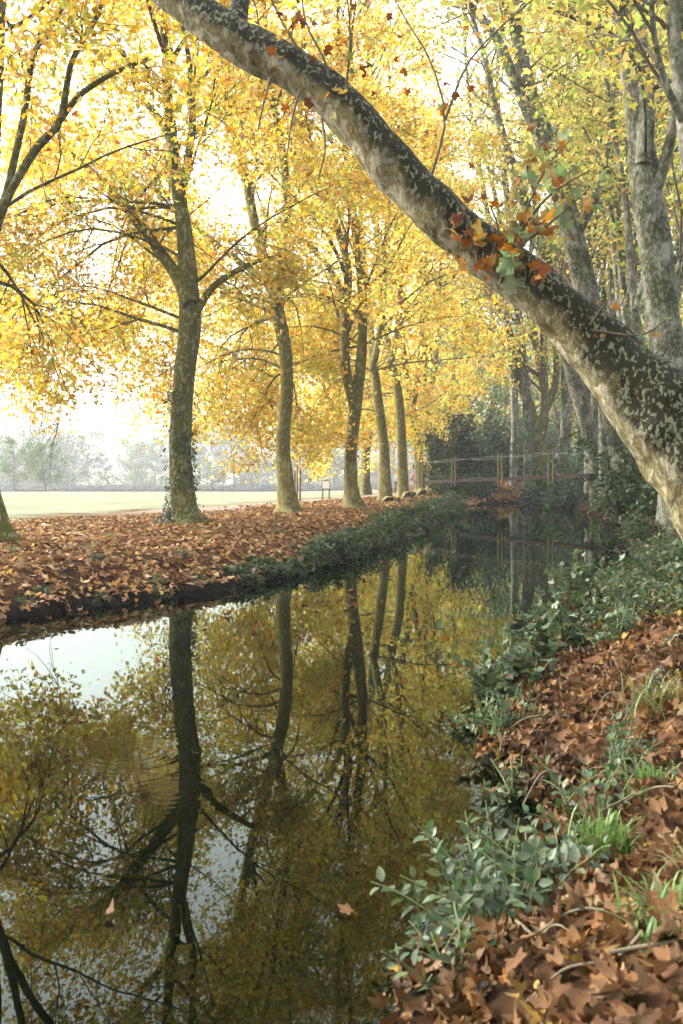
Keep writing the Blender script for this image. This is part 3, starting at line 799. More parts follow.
FT = [far_tree_meshes(1, 12, 4.2, GRN, 22, 0.32), far_tree_meshes(2, 10, 5.4, FOREST, 22, 0.32), far_tree_meshes(3, 15, 3.6, GRN, 20, 0.32)]
TALL = [far_tree_meshes(4, 19, 5.2, FOREST, 13, 0.42), far_tree_meshes(5, 21, 5.5, GRN, 13, 0.42), far_tree_meshes(6, 18, 5.0, YGR, 12, 0.42)]
k = 0
for px, D, s in ((14, 168, .8), (45, 128, .55)) + tuple((-150 + 21 * q + rng.uniform(-12, 12), 292 + rng.uniform(-14, 26), rng.choice([.9, 1.4, 1.8, 2.2]) * rng.uniform(.85, 1.1)) for q in range(28)):
    p = at(px, 480, D)
    zs = 0 if px in (14, 45) else -2.0 * s
    lab = 'low spreading tree with bare lower trunk standing forward in the misty meadow' if px == 45 else 'hazy grey green tree in the line at the far side of the meadow'
    put_far('meadow_tree', FT[k % 3], p[0], p[1], s, rng.uniform(0, 6), lab, 'tree', None if px == 45 else 'hazy trees along the far side of the meadow').location.z += zs
    k += 1
for px, D, s in ((430, 112, .8), (462, 100, .85), (490, 118, 1.0), (505, 92, .7), (530, 108, 1.0), (560, 94, .9), (592, 104, 1.0), (620, 88, .9), (650, 96, 1.0), (682, 84, .95), (720, 90, 1.0), (540, 128, 1.6), (600, 126, 1.5), (470, 132, 1.6), (660, 124, 1.5), (505, 122, 1.7), (440, 128, 1.6)):
    p = at(px, 480, D)
    put_far('forest_tree', TALL[k % 3], p[0], p[1], s, rng.uniform(0, 6), 'tall misty green tree in the wood that closes the far end of the canal', 'tree', 'misty trees at the end of the canal')
    k += 1

# ------------------------------------------------------------------ bushes and plants
def bush_mesh(h, w, n, size, pal, ns=26, core=0.55):
    mb = MB()
    S, E = [], []
    for i in range(ns):
        az = rng.uniform(0, 6.28); el = R(rng.uniform(15, 88))
        L = math.hypot(math.cos(el) * w, math.sin(el) * h) * rng.uniform(0.6, 1.05)
        p = grow([rng.normal(0, .12 * w), rng.normal(0, .12 * w), -0.05], [math.cos(az) * math.cos(el) * w / h, math.sin(az) * math.cos(el) * w / h, math.sin(el)], L, 6, 0.16, -0.04)
        mb.tube(p, np.linspace(0.006 + 0.006 * h, 0.003, 7), 4, 1)
        for j in range(1, 6): S.append(p[j]); E.append(p[j + 1])
    S, E = np.array(S), np.array(E)
    i = rng.choice(len(S), n); u = rng.uniform(0, 1, (n, 1))
    pos = S[i] * (1 - u) + E[i] * u + rng.normal(0, 0.085 * min(w, h), (n, 3))
    pos = pos[pos[:, 2] > -0.25]; n = len(pos)
    tm = (OV_V, OV_F) if rng.uniform() < 0.5 or size > 0.2 else (T3_V * 0.8, T3_F)
    leaves(mb, pos, size * rng.uniform(0.6, 1.25, n), rng.normal(0, 0.6, (n, 3)) + [0, 0, 0.9], palette(n, *pal), tm)
    return mb


def bush(name, x, y, h, w, n, size, pal, label, cat, group=None, zoff=0.0):
    mb = bush_mesh(h, w, n, size, pal)
    o = mb.build('foliage', [M_GREEN, M_STEM])
    e = empty(name, (x, y, gz(x, y) + zoff), label, cat, group)
    o.parent = e
    return e


# dark evergreen masses at the bend and under the trees
for px, D, h, w, lab in ((470, 70, 8.0, 3.6, 'tall dark evergreen bush at the bend of the canal behind the footbridge'), (448, 74, 5.0, 2.4, 'dark bush between the row and the evergreen at the bend'), (495, 80, 6.5, 3.6, 'dark green bush further round the bend of the canal'),
                         (528, 84, 5.5, 3.6, 'broad green bush above the orange bank past the footbridge')):
    p = at(px, 480, D)
    bush('evergreen_bush', p[0], p[1], h, w, 9000, 0.26, IVY, lab, 'bush')
for px, D, h, w in ((640, 30, 3.4, 1.5), (664, 26, 3.0, 1.5), (628, 47, 4.0, 1.8), (650, 38, 4.2, 1.8), (548, 64, 3.6, 2.2), (575, 66, 4.8, 2.6), (604, 60, 5.0, 2.4), (562, 58, 2.2, 1.6), (640, 55, 4.6, 2.4), (672, 46, 4.6, 2.2), (690, 24, 2.6, 1.4), (520, 84, 5.5, 3), (590, 74, 6.5, 3)):
    p = at(px, 480, D)
    bush('ivy_thicket', p[0], p[1], h, w, 2600, 0.12 + 0.003 * D, IVY, 'dark ivy grown thicket between the tree trunks of the near bank', 'bush', 'ivy thickets between the trunks of the near bank')


def bank_pt(line, y, off):
    L = np.array(line, float); x = np.interp(y, L[:, 1], L[:, 0])
    return x + off, y


for px, D, h, w, lab in ((452, 60.5, 1.6, 1.5, 'dark low bush at the water under the far end of the footbridge'), (470, 64, 1.8, 1.7, 'dark rounded bush touching the water at the canal bend'), (484, 68, 1.3, 1.4, 'small dark bush at the foot of the ochre slope by the bend')):
    p = at(px, 480, D); bush('waterside_bush', p[0], p[1], h, w, 2600, .2, IVY, lab, 'bush', None, -.1)

# creeping greenery that hangs over the far bank's edge
for i, (y, off, h, w) in enumerate([(14.3, -0.15, .26, .42), (15.2, -0.1, .30, .45), (16.2, -.12, .34, .5), (17.4, -.1, .38, .55), (18.8, -.15, .42, .6), (20.3, -.15, .46, .65), (22.0, -.15, .5, .7), (23.8, -.2, .52, .75), (25.8, -.2, .55, .8), (28.0, -.2, .55, .9), (30.5, -.2, .55, .9), (33, -.3, .6, 1.0), (36, -.3, .6, 1.1), (39.5, -.3, .65, 1.2), (43, -.3, .7, 1.2), (47, -.3, .7, 1.3), (51, -.3, .7, 1.3), (54.5, -.5, .7, 1.3)]):
    x, y = bank_pt(LEFT, y, off)
    bush('bank_creeper', x, y, h * 1.25, w * 1.2, 1500, 0.055 + 0.0016 * y, IVY if i % 3 else HERB, 'low green creeper spilling over the edge of the far bank', 'plant', 'creepers spilling over the far bank edge', -0.06)
for y, off, s in ((11.6, -0.55, .12), (12.9, -.5, .14), (13.4, -1.6, .13), (14.6, -1.1, .16), (17, -2.6, .14), (19.5, -1.4, .16), (21.5, -2.0, .15)):
    x, y = bank_pt(LEFT, y, off)
    bush('weed_clump', x, y, s * 1.2, s * 1.5, 160, 0.05, HERB, 'small green weed clump among fallen leaves on the far bank', 'plant', 'weed clumps in the leaves of the far bank')
for y, h, w in ((10.3, .13, .22), (11.0, .16, .26), (11.8, .14, .24), (12.5, .18, .3), (13.2, .2, .32), (9.4, .14, .22)):
    L_ = np.array(LEFT); i_ = np.interp(y, L_[:, 1], L_[:, 0])
    bush('weed_clump', i_ - .12, y + .1, h, w, 260, .05, IVY, 'dark trailing weed at the shaded waterline of the far bank', 'plant', 'trailing weeds at the far waterline', -.04)
# nettles and brambles on the near bank
NB = 'green nettle clumps along the near bank waterline'
spots = [(9.3, .25, .75, .55), (10.4, .2, .8, .6), (11.6, .3, .8, .65), (13.0, .3, .75, .65), (14.5, .3, .75, .7), (16.2, .4, .7, .7), (18.0, .9, .6, .7), (20.0, .6, .6, .7), (22.2, .6, .6, .75), (24.5, .6, .65, .8), (27, .6, .65, .9), (30, .6, .7, 1.0), (33, .7, .7, 1.1), (36.5, .8, .7, 1.1), (40, .8, .8, 1.2), (44, .8, .8, 1.3), (48, .8, .8, 1.3), (17.0, 2.4, .6, .8), (20.5, 2.2, .6, .8), (24, 2.4, .7, .9), (28.5, 2.6, .8, 1.1), (33, 3.0, .8, 1.2), (38, 3.2, .8, 1.3), (44, 3.6, .9, 1.4), (52, 1.6, .8, 1.3)]
for y, off, h, w in spots:
    x, y = bank_pt(RIGHT, y, off)
    bush('nettle_clump', x, y, h, w, 1700, 0.05 + 0.0016 * y, HERB, 'bluish green nettle clump on the near bank at the water', 'plant', NB, -0.05)
for y, off, h, w in ((8.4, .7, .6, .6), (9.2, 1.3, .6, .65), (10.2, 1.0, .7, .6), (8.9, 2.0, .45, .6), (10.6, 2.0, .6, .7), (12, 1.4, .6, .7), (12.4, 2.6, .6, .8), (14.3, 1.5, .6, .8), (7.7, 1.3, .45, .5)):
    x, y = bank_pt(RIGHT, y, off)
    bush('nettle_clump', x, y, h, w, 1700, 0.047 + 0.0016 * y, HERB, 'bluish green nettle clump on the near bank at the water', 'plant', NB, -0.05)
bush('bramble', *bank_pt(RIGHT, 8.1, .05), .62, .48, 900, .075, HERB, 'bramble leaning over the water below the leaning trunk', 'plant', None, -.05)
bush('bramble', *bank_pt(RIGHT, 6.9, -.05), .55, .45, 800, .07, HERB, 'bramble trailing into the water where the bank juts out', 'plant', None, -.05)
bush('bramble', *bank_pt(RIGHT, 4.75, .02), .30, .26, 320, .05, HERB, 'small bramble on the lip of the shaded notch in the leaf bank', 'plant', None, -.04)
bush('bramble', *bank_pt(RIGHT, 6.0, .0), .42, .36, 420, .065, HERB, 'small bramble hanging above the dark hollow of the bank', 'plant', None, -.05)
bush('bramble', *bank_pt(RIGHT, 7.4, .65), .45, .40, 420, .07, HERB, 'bramble growing out of brown leaves behind the waterside ones', 'plant', None, -.05)


def leafy_plant(name, x, y, h, w, ns, pairs, size, pal, label, seed=0):
    """upright plant: each arching stem carries opposite pairs of ovate leaves"""
    mb = MB(); z0 = gz(x, y)
    for i in range(ns):
        az = rng.uniform(0, 6.28); el = R(rng.uniform(28, 80))
        p = grow([x + rng.normal(0, .05), y + rng.normal(0, .05), z0 - .03], [math.cos(az) * math.cos(el), math.sin(az) * math.cos(el), math.sin(el)], h * rng.uniform(.7, 1.15) * (1 + (w / h - 1) * math.cos(el)), 9, .08, -.03)
        mb.tube(p, np.linspace(.0045, .0018, 10), 5, 1)
        for k in range(pairs):
            f = .25 + .75 * k / (pairs - 1); j = min(8, int(f * 9)); t = p[j + 1] - p[j]; t /= np.linalg.norm(t)
            side = np.cross(t, [math.sin(k * 1.57), math.cos(k * 1.57), .5]); side /= np.linalg.norm(side) + 1e-9
            for sgn in (-1, 1):
                d = side * sgn + t * .6 + rng.normal(0, .15, 3) + [0, 0, .05]; d /= np.linalg.norm(d)
                up = np.array([0, 0, 1.0]) + rng.normal(0, .25, 3); up -= d * up.dot(d); up /= np.linalg.norm(up)
                s_ = size * rng.uniform(.65, 1.15) * (1 - .35 * max(0, f - .75) * 4)
                Rm = np.stack([np.cross(d, up), d, up], 1)
                mb.add((OV_V * np.array([1.25, 1, 1])) @ Rm.T * s_ + p[j] + d * .012, OV_F, 0, palette(1, *pal)[0])
    o = mb.build('foliage', [M_GREEN, M_STEM], None)
    e = empty(name, (x, y, z0), label, 'plant'); 
    o.parent = e; o.matrix_parent_inverse = e.matrix_world.inverted() if False else o.matrix_parent_inverse
    me = o.data; co = np.zeros(len(me.vertices) * 3, np.float32); me.vertices.foreach_get('co', co)
    co = co.reshape(-1, 3) - np.array([x, y, z0], np.float32); me.vertices.foreach_set('co', co.ravel()); me.update()
    return e


HB = ([(0.056, 0.086, 0.041), (0.075, 0.107, 0.056), (0.037, 0.064, 0.028), (0.074, 0.098, 0.025)], [3, 2, 2, .8])
leafy_plant('elder_seedling', 0.50, 3.22, .36, .44, 24, 8, .060, HB, 'grey green leafy plant arching over the water at the bottom of the bank')
leafy_plant('elder_seedling', 0.70, 3.46, .26, .32, 12, 7, .052, HB, 'leafy plant close behind the one arching over the water')
leafy_plant('elder_seedling', 0.30, 2.74, .20, .26, 9, 5, .048, HB, 'small leafy plant at the lowest corner of the leaf bank by the water')
leafy_plant('elder_seedling', 0.98, 4.05, .28, .42, 13, 6, .052, HB, 'leafy sprawl on the brown leaves behind the bright grass tuft')
leafy_plant('elder_seedling', 1.22, 4.5, .28, .42, 13, 6, .052, HB, 'leafy sprawl further up the bank near the dry grass')
leafy_plant('elder_seedling', 0.92, 5.6, .34, .36, 12, 6, .055, HB, 'dark leafy plant above the shaded hollow at the waterline')
leafy_plant('elder_seedling', 0.84, 3.55, .20, .24, 7, 5, .05, HB, 'low leafy plant beside the foot of the bright grass tuft')


def grass_tuft(x, y, h, w, n, pal, label, group=None):
    mb = MB(); z0 = gz(x, y)
    for i in range(n):
        az = rng.uniform(0, 6.28); b0 = np.array([x, y, z0 - .02]) + np.append(rng.normal(0, w * .28, 2), 0)
        L = h * rng.uniform(.6, 1.2); out = rng.uniform(.15, .95) * w
        t = np.linspace(0, 1, 6)[:, None]
        dr = np.array([[math.cos(az), math.sin(az), 0]])
        c = b0 + dr * out * t ** 1.8 + np.array([[0, 0, 1]]) * L * (t - .38 * t ** 3)
        wd = np.array([[-math.sin(az), math.cos(az), 0]]) * (.0045 * (1 - t ** 2) + .0004)
        V = np.vstack([c - wd, c + wd]); F = [[k, k + 1, 7 + k, 6 + k] for k in range(5)]
        mb.add(V, F, 0, palette(1, *pal)[0])
    o = mb.build('grass_tuft', [M_GREEN], None, (x, y, z0)); tag(o, label, 'grass', group); return o


GR = ([(0.085, 0.15, 0.03), (0.11, 0.175, 0.045), (0.055, 0.10, 0.022)], [2, 2, 1])
GD = ([(0.27, 0.21, 0.08), (0.19, 0.165, 0.06), (0.12, 0.14, 0.035)], [2, 2, 1])
grass_tuft(0.93, 3.55, .30, .17, 170, GR, 'bright green grass tuft sprouting in the brown leaves of the near bank')
grass_tuft(0.84, 2.50, .20, .20, 120, GR, 'grass tuft with thin green blades at the lower corner of the bank')
grass_tuft(1.58, 5.0, .26, .30, 130, ([(0.20, 0.17, 0.065), (0.13, 0.14, 0.045), (0.085, 0.115, 0.03)], [2, 2, 2]), 'dry straw coloured grass tuft near the roots of the leaning tree')
grass_tuft(1.30, 4.15, .20, .18, 110, GR, 'small green grass tuft beside the leafy sprawl on the bank')
grass_tuft(1.02, 2.85, .14, .14, 60, GD, 'thin fading grass tuft among large curled leaves')
for k in range(12):
    y = rng.uniform(13, 24); x, y = bank_pt(LEFT, y, -rng.uniform(.8, 4.5))
    grass_tuft(x, y, .16, .16, 60, GD if k % 2 else GR, 'short grass tuft among fallen leaves of the far bank', 'grass tufts on the far bank')

# ------------------------------------------------------------------ fallen leaves
def slope_n(P):
    e = .05
    zx = ground_z(P + [e, 0]) - ground_z(P - [e, 0]); zy = ground_z(P + [0, e]) - ground_z(P - [0, e])
    return np.stack([-zx / (2 * e), -zy / (2 * e), np.ones(len(P))], 1)


LIT = [lobed(100 + s, .35 + .22 * (s % 5)) for s in range(14)]
mb = MB()
# near bank, close up
n = 30000
P2 = np.stack([rng.uniform(-0.4, 6.5, n), 1.6 + 10.5 * rng.uniform(0, 1, n) ** 1.25], 1)
dens = np.clip(1.15 - 0.05 * P2[:, 1], 0, 1) > rng.uniform(0, 1, n)
z = ground_z(P2); dr = seg_dist(P2, RIGHT); vis = np.abs(P2[:, 0]) < 0.38 * P2[:, 1] + 0.5
patch = vnoise(P2[:, 0], P2[:, 1], 2.6, 5) + .5 * vnoise(P2[:, 0], P2[:, 1], 6, 1)
ok = dens & vis & (z > .015) & (dr < 6) & (patch > -1.05)
P2, z = P2[ok], z[ok]; n = len(P2)
sn = slope_n(P2); sn /= np.linalg.norm(sn, axis=1)[:, None]
pos = np.column_stack([P2, z]) + sn * rng.uniform(0.0, .05, (n, 1))
var = rng.integers(0, len(LIT), n); cols = palette(n, *DRY, .1, .3)
sz = .047 * rng.uniform(.5, 1.3, n); nm = sn + rng.normal(0, .8, (n, 3))
for t in range(len(LIT)):
    s = var == t; leaves(mb, pos[s], sz[s], nm[s], cols[s], LIT[t])
n = 2600
yy = rng.uniform(2.5, 8.5, n); xx = np.interp(yy, [q[1] for q in RIGHT], [q[0] for q in RIGHT]) + rng.uniform(-.30, .35, n)
P2 = np.column_stack([xx, yy]); z = ground_z(P2); ok = z > .0; P2, z = P2[ok], z[ok]; n = len(P2)
sn = slope_n(P2); sn /= np.linalg.norm(sn, axis=1)[:, None]
var = rng.integers(0, len(LIT), n); cols = palette(n, *DRY, .1, .3) * .8; pos = np.column_stack([P2, z]) + sn * rng.uniform(.005, .04, (n, 1)); sz = .046 * rng.uniform(.5, 1.3, n); nm = sn + rng.normal(0, .5, (n, 3))
for t in range(len(LIT)):
    s = var == t; leaves(mb, pos[s], sz[s], nm[s], cols[s], LIT[t])
# near bank further along, and the far bank
n = 26000
P2 = np.stack([rng.uniform(-1, 24, n), rng.uniform(10, 62, n)], 1)
ok = (~inside(P2, POLY)) & (seg_dist(P2, RIGHT) < seg_dist(P2, LEFT)) & (seg_dist(P2, RIGHT) < 9); Pa = P2[ok]
n = 150000
P2 = np.stack([rng.uniform(-16, 8, n), 8.5 + 52 * rng.uniform(0, 1, n) ** 1.5], 1)
px_ = np.interp(P2[:, 1], [p[1] for p in PATH], [p[0] for p in PATH])
fade = sst(0.2, 2.6, P2[:, 0] - px_ + 0.8 * vnoise(P2[:, 0], P2[:, 1], .7))
ok = (~inside(P2, POLY)) & (seg_dist(P2, RIGHT) > seg_dist(P2, LEFT)) & (np.abs(P2[:, 0]) < .38 * P2[:, 1] + 1) & (fade > rng.uniform(0, 1, n)) & (vnoise(P2[:, 0], P2[:, 1], 1.9, 7) > -0.85); Pb = P2[ok]
P2 = np.vstack([Pa, Pb]); z = ground_z(P2); ok = z > .02 + np.where(P2[:, 0] < .25 * P2[:, 1] - 4, .0, 0) * rng.uniform(.5, 1.3, len(z)); P2, z = P2[ok], z[ok]; n = len(P2)
sn = slope_n(P2); sn /= np.linalg.norm(sn, axis=1)[:, None]
leaves(mb, np.column_stack([P2, z]) + sn * rng.uniform(.005, .05, (n, 1)), .055 * rng.uniform(.6, 1.3, n) * (1 + P2[:, 1] / 50), sn + rng.normal(0, .35, (n, 3)), palette(n, *DRY, .1, .28) * np.where(P2[:, :1] < .25 * P2[:, 1:] - 3, np.array([[2.6, 2.65, 2.9]]), 1.0), (T3_V, T3_F))  # far-bank leaf colours lightened, painting in the more open light on that side
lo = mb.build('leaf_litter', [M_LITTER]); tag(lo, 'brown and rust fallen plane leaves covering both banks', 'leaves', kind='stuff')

n = 9000
P2 = np.stack([rng.uniform(4, 26, n), rng.uniform(56, 92, n)], 1); z = ground_z(P2); ok = (z > .05) & ~inside(P2, POLY); P2, z = P2[ok], z[ok]; n = len(P2)
mb = MB(); leaves(mb, np.column_stack([P2, z + rng.uniform(.01, .06, n)]), .2 * rng.uniform(.6, 1.2, n), slope_n(P2) + rng.normal(0, .3, (n, 3)), palette(n, [(.30, .17, .04), (.22, .10, .03), (.16, .15, .04)], [3, 2, 1.5]), (T1_V, T1_F))
tag(mb.build('bend_litter', [M_LITTER]), 'ochre fallen leaves covering the bank beyond the footbridge', 'leaves', kind='stuff')

# the largest leaves lying on top, one object each
m, nt, nd, lk = newmat('curled_leaf')
oi = N(nt, 'ShaderNodeObjectInfo'); tc = N(nt, 'ShaderNodeTexCoord')
base = ramp(nt, oi.outputs['Random'], [(0, (0.144, 0.074, 0.027)), (.2, (0.099, 0.046, 0.014)), (.4, (0.213, 0.133, 0.065)), (.55, (0.057, 0.027, 0.011)), (.75, (0.160, 0.072, 0.014)), (.9, (0.122, 0.065, 0.027)), (1, (0.243, 0.160, 0.084))])
nn = noise_tex(nt, tc.outputs['Object'], 9, 5, .7)
c = mix(nt, ramp(nt, nn, [(.35, .75), (.65, 0.0)]), base, mix(nt, .6, base, (.07, .035, .02)))
p = N(nt, 'ShaderNodeBsdfPrincipled', Roughness=.55); p.inputs['Specular IOR Level'].default_value = .14; lk.new(c, p.inputs['Base Color'])
b = N(nt, 'ShaderNodeBump', Strength=.35, Distance=.1); lk.new(nn, b.inputs['Height']); lk.new(b.outputs[0], p.inputs['Normal'])
t = N(nt, 'ShaderNodeBsdfTranslucent'); lk.new(base, t.inputs[0])
ms = N(nt, 'ShaderNodeMixShader'); ms.inputs[0].default_value = .18; lk.new(p.outputs[0], ms.inputs[1]); lk.new(t.outputs[0], ms.inputs[2])
o = N(nt, 'ShaderNodeOutputMaterial'); lk.new(ms.outputs[0], o.inputs[0]); M_BIGLEAF = m
LM = []
for s in range(12):
    V, F = lobed(300 + s, .28 + .18 * (s % 5))
    q = MB(); q.add(V, F)
    st = np.array([[0, -.08, 0], [.02, -.4, .03], [.05, -.75, .10]]) + [0, 0, .01]
    q.tube(smooth_path(st, 7), np.linspace(.016, .010, 7), 4, 0)
    ob = q.build('fallen_leaf', [M_BIGLEAF]); LM.append(ob.data); COL.objects.unlink(ob); bpy.data.objects.remove(ob)


def put_leaf(x, y, z, size, nrm, spin, label, group=None, mesh=None, name='fallen_leaf'):
    o = bpy.data.objects.new(name, mesh or LM[rng.integers(0, len(LM))]); COL.objects.link(o)
    Rm = rotations(np.array([nrm], float), np.array([spin]))[0]
    from mathutils import Matrix
    o.matrix_world = Matrix.Translation((x, y, z)) @ Matrix([list(map(float, r_)) for r_ in Rm]).to_4x4() @ Matrix.Scale(float(size), 4)
    return tag(o, label, 'leaf', group)


cnt = 0
while cnt < 250:
    y = 1.9 + 3.6 * rng.uniform() ** 1.3; x = rng.uniform(-.1, .37 * y + .15)
    q = np.array([[x, y]])
    if inside(q, POLY)[0] or gz(x, y) < .05: continue
    s = slope_n(q)[0]; s /= np.linalg.norm(s)
    put_leaf(x, y, gz(x, y) + .05 + rng.uniform(0, .02), .053 * rng.uniform(.55, 1.4), s + rng.normal(0, .42, 3), rng.uniform(0, 6.28),
             'curled brown plane leaf lying on the leaf bed of the near bank', 'curled plane leaves lying on the near bank')
    cnt += 1
p = (0.78, 2.42); put_leaf(p[0], p[1], gz(*p) + .08, .085, (-.1, -.35, 1), .6, 'wide lobed tan leaf lying flat on the bank beside the corner grass tuft')
p = (0.42, 2.86); put_leaf(p[0], p[1], gz(*p) + .06, .075, (-.4, -.5, 1), 2.2, 'broad pinkish tan leaf lying between the small plant and the water')
# leaves afloat on the canal
for (px, py, s, lab) in ((347, 914, .05, 'orange leaf curled up on open water in front of the dark reflections'), (195, 755, .045, 'pale pink leaf floating on the reflection of the ivy clad trunk'), (109, 918, .04, 'orange red leaf floating among dark reflected branches'), (464, 775, .07, 'tan leaf floating just off the near bank beside the bramble'),
                         (487, 797, .06, 'brown leaf floating close to the near bank hollow')):
    D = CAM_H * FPX / (py - HORIZON); x = (px - 341.5) / FPX * D
    put_leaf(x, D, .012, s, (rng.normal(0, .15), rng.normal(0, .15), 1), rng.uniform(0, 6), lab, None, None, 'floating_leaf')
n = 0
while n < 130:
    y = rng.uniform(9, 46); xl, xr = np.interp(y, [q[1] for q in LEFT], [q[0] for q in LEFT]), np.interp(y, [q[1] for q in RIGHT], [q[0] for q in RIGHT])
    x = xl + (xr - xl) * rng.beta(.45, .8); 
    put_leaf(x, y, .012, .06 * (1 + y / 60), (rng.normal(0, .1), rng.normal(0, .1), 1), rng.uniform(0, 6), 'small tan leaf adrift on the canal water', 'leaves adrift on the canal', None, 'floating_leaf'); n += 1

# dead twigs among the leaves
for k in range(14):
    y = 2.2 + 3.4 * rng.uniform(); x = np.interp(y, [q[1] for q in RIGHT], [q[0] for q in RIGHT]) + rng.uniform(.15, .9); a = rng.uniform(0, 6.28); L = rng.uniform(.18, .45)
    pts = []; q = np.array([x, y])
    for t in range(7):
        pts.append([q[0], q[1], gz(*q) + .055 + .02 * math.sin(t * 1.3 + k)]); a += rng.normal(0, .25); q = q + np.array([math.cos(a), math.sin(a)]) * L / 6
    mb = MB(); mb.tube(smooth_path(pts, 14), np.linspace(.006, .0025, 14), 6, 0, bump=.2, bscale=40)
    mb.tube([pts[3], np.array(pts[3]) + [.05 * math.cos(a + 1), .05 * math.sin(a + 1), .02]], [.003, .0015], 5)
    tag(mb.build('dead_twig', [M_TWIG], None, pts[0]), 'thin dead twig lying on the brown leaves of the near bank', 'twig', 'dead twigs on the near bank')

# ------------------------------------------------------------------ footbridge
A = np.array([4.6, 57.5, 1.42]); B = np.array([11.9, 46.5, 1.78])
dr_ = (B - A); Lb = np.linalg.norm(dr_); ux = dr_ / Lb; uy = np.array([-ux[1], ux[0], 0]); uy /= np.linalg.norm(uy); uz = np.cross(ux, uy)
br = empty('footbridge', (A[0], A[1], gz(A[0], A[1])), 'narrow wooden footbridge with paired posts and a thin cable handrail crossing the canal', 'footbridge')
mb = MB()
nb = 60
for i in range(nb):
    c0 = A + ux * Lb * (i + .5) / nb
    mb.box(c0 + uz * rng.uniform(-.006, .006), (Lb / nb * .93, 1.0, .04), 0, ax=(ux, uy, uz))
mb.build('deck', [M_WOOD], br, smooth=False)
for s in (-1, 1):
    mb = MB(); mb.box((A + B) / 2 + uy * s * .4 - uz * .076, (Lb, .10, .11), 0, ax=(ux, uy, uz)); mb.build('beam', [M_WOOD], br, smooth=False)
for k, f in enumerate((.05, .27, .55, .82)):
    for s in (-1,):
        for e in (-.14, .14):
            c0 = A + ux * (Lb * f + e) + uy * s * .55
            mb = MB(); mb.tube([c0 - [0, 0, .35], c0, c0 + [0, 0, .6], c0 + [0, 0, 1.25]], [.045, .045, .042, .036], 8, 0, bump=.05); mb.build('post', [M_POST], br)
for s in (-1, 1):
    for hgt in (1.12,):
        pts = [A + ux * Lb * t + uy * s * .55 + np.array([0, 0, hgt - .08 * math.sin(t * math.pi * 4) ** 2]) for t in np.linspace(0, 1, 25)]
        mb = MB(); mb.tube(pts, np.full(25, .017), 6, 0); mb.build('handrail', [M_ROPE], br)
pl = at(622, 481, 44); gzz = gz(pl[0], pl[1])
e = empty('stone_bench', (pl[0], pl[1], gzz), 'pale flat slab seat among the green plants past the footbridge end', 'bench')
mb = MB(); mb.box((pl[0], pl[1], gzz + .47), (.95, .45, .10)); mb.build('seat', [M_STONE], e, smooth=False)
for s in (-1, 1):
    mb = MB(); mb.box((pl[0] + s * .3, pl[1], gzz + .20), (.16, .36, .44)); mb.build('leg', [M_STONE], e, smooth=False)

# ------------------------------------------------------------------ meadow furniture
for k, (px, D, h, lab) in enumerate(((294.5, 47.5, 1.45, 'shortest of the three wooden stakes at the meadow path'), (297, 48.4, 1.75, 'middle one of the three wooden stakes at the meadow path'), (300, 47.6, 1.72, 'wooden stake of the three that stands nearest the notice board'))):
    p = at(px, 480, D); g = gz(p[0], p[1])
    mb = MB(); mb.tube([(p[0], p[1], g - .1), (p[0], p[1], g + .5), (p[0] + .01, p[1], g + h - .05), (p[0] + .01, p[1], g + h)], [.05, .05, .045, .03], 9, 0, bump=.05)
    o = mb.build('wooden_stake', [M_POST], None, (p[0], p[1], g)); tag(o, lab, 'stake', 'three stakes at the path')
p = at(326, 480, 52); g = gz(p[0], p[1])
e = empty('notice_board', (p[0], p[1], g), 'white notice board on two wooden legs at the meadow path', 'sign')
for s in (-1, 1):
    mb = MB(); mb.box((p[0] + s * .17, p[1], g + .45), (.07, .07, 1.0)); mb.build('leg', [M_POST], e, smooth=False)
mb = MB(); mb.box((p[0], p[1] - .045, g + .78), (.36, .03, .42)); mb.build('panel', [M_PANEL], e, smooth=False)
for zz in (.56, 1.0):
    mb = MB(); mb.box((p[0], p[1] - .045, g + zz), (.42, .045, .04)); mb.build('crossbar', [M_POST], e, smooth=False)

# ------------------------------------------------------------------ walkers
def solid(name, col, rough=.8): return plain_mat(name, col, rough, .12, 30)
SKIN = solid('skin', (.50, .30, .21), .6)


def skinned(name, V, E, rad, mat, parent, lvl=1):
    me = bpy.data.meshes.new(name); me.from_pydata([tuple(map(float, q)) for q in V], E, []); o = bpy.data.objects.new(name, me); COL.objects.link(o)
    o.parent = parent
    sk = o.modifiers.new('skin', 'SKIN'); me.skin_vertices or None
    if not me.skin_vertices: me.attributes
    layer = me.skin_vertices[0].data if len(me.skin_vertices) else None
    if layer:
        for q, r_ in zip(layer, rad): q.radius = (r_, r_ * .85)
        layer[0].use_root = True
    ss = o.modifiers.new('sub', 'SUBSURF'); ss.levels = ss.render_levels = lvl
    me.materials.append(mat); return o


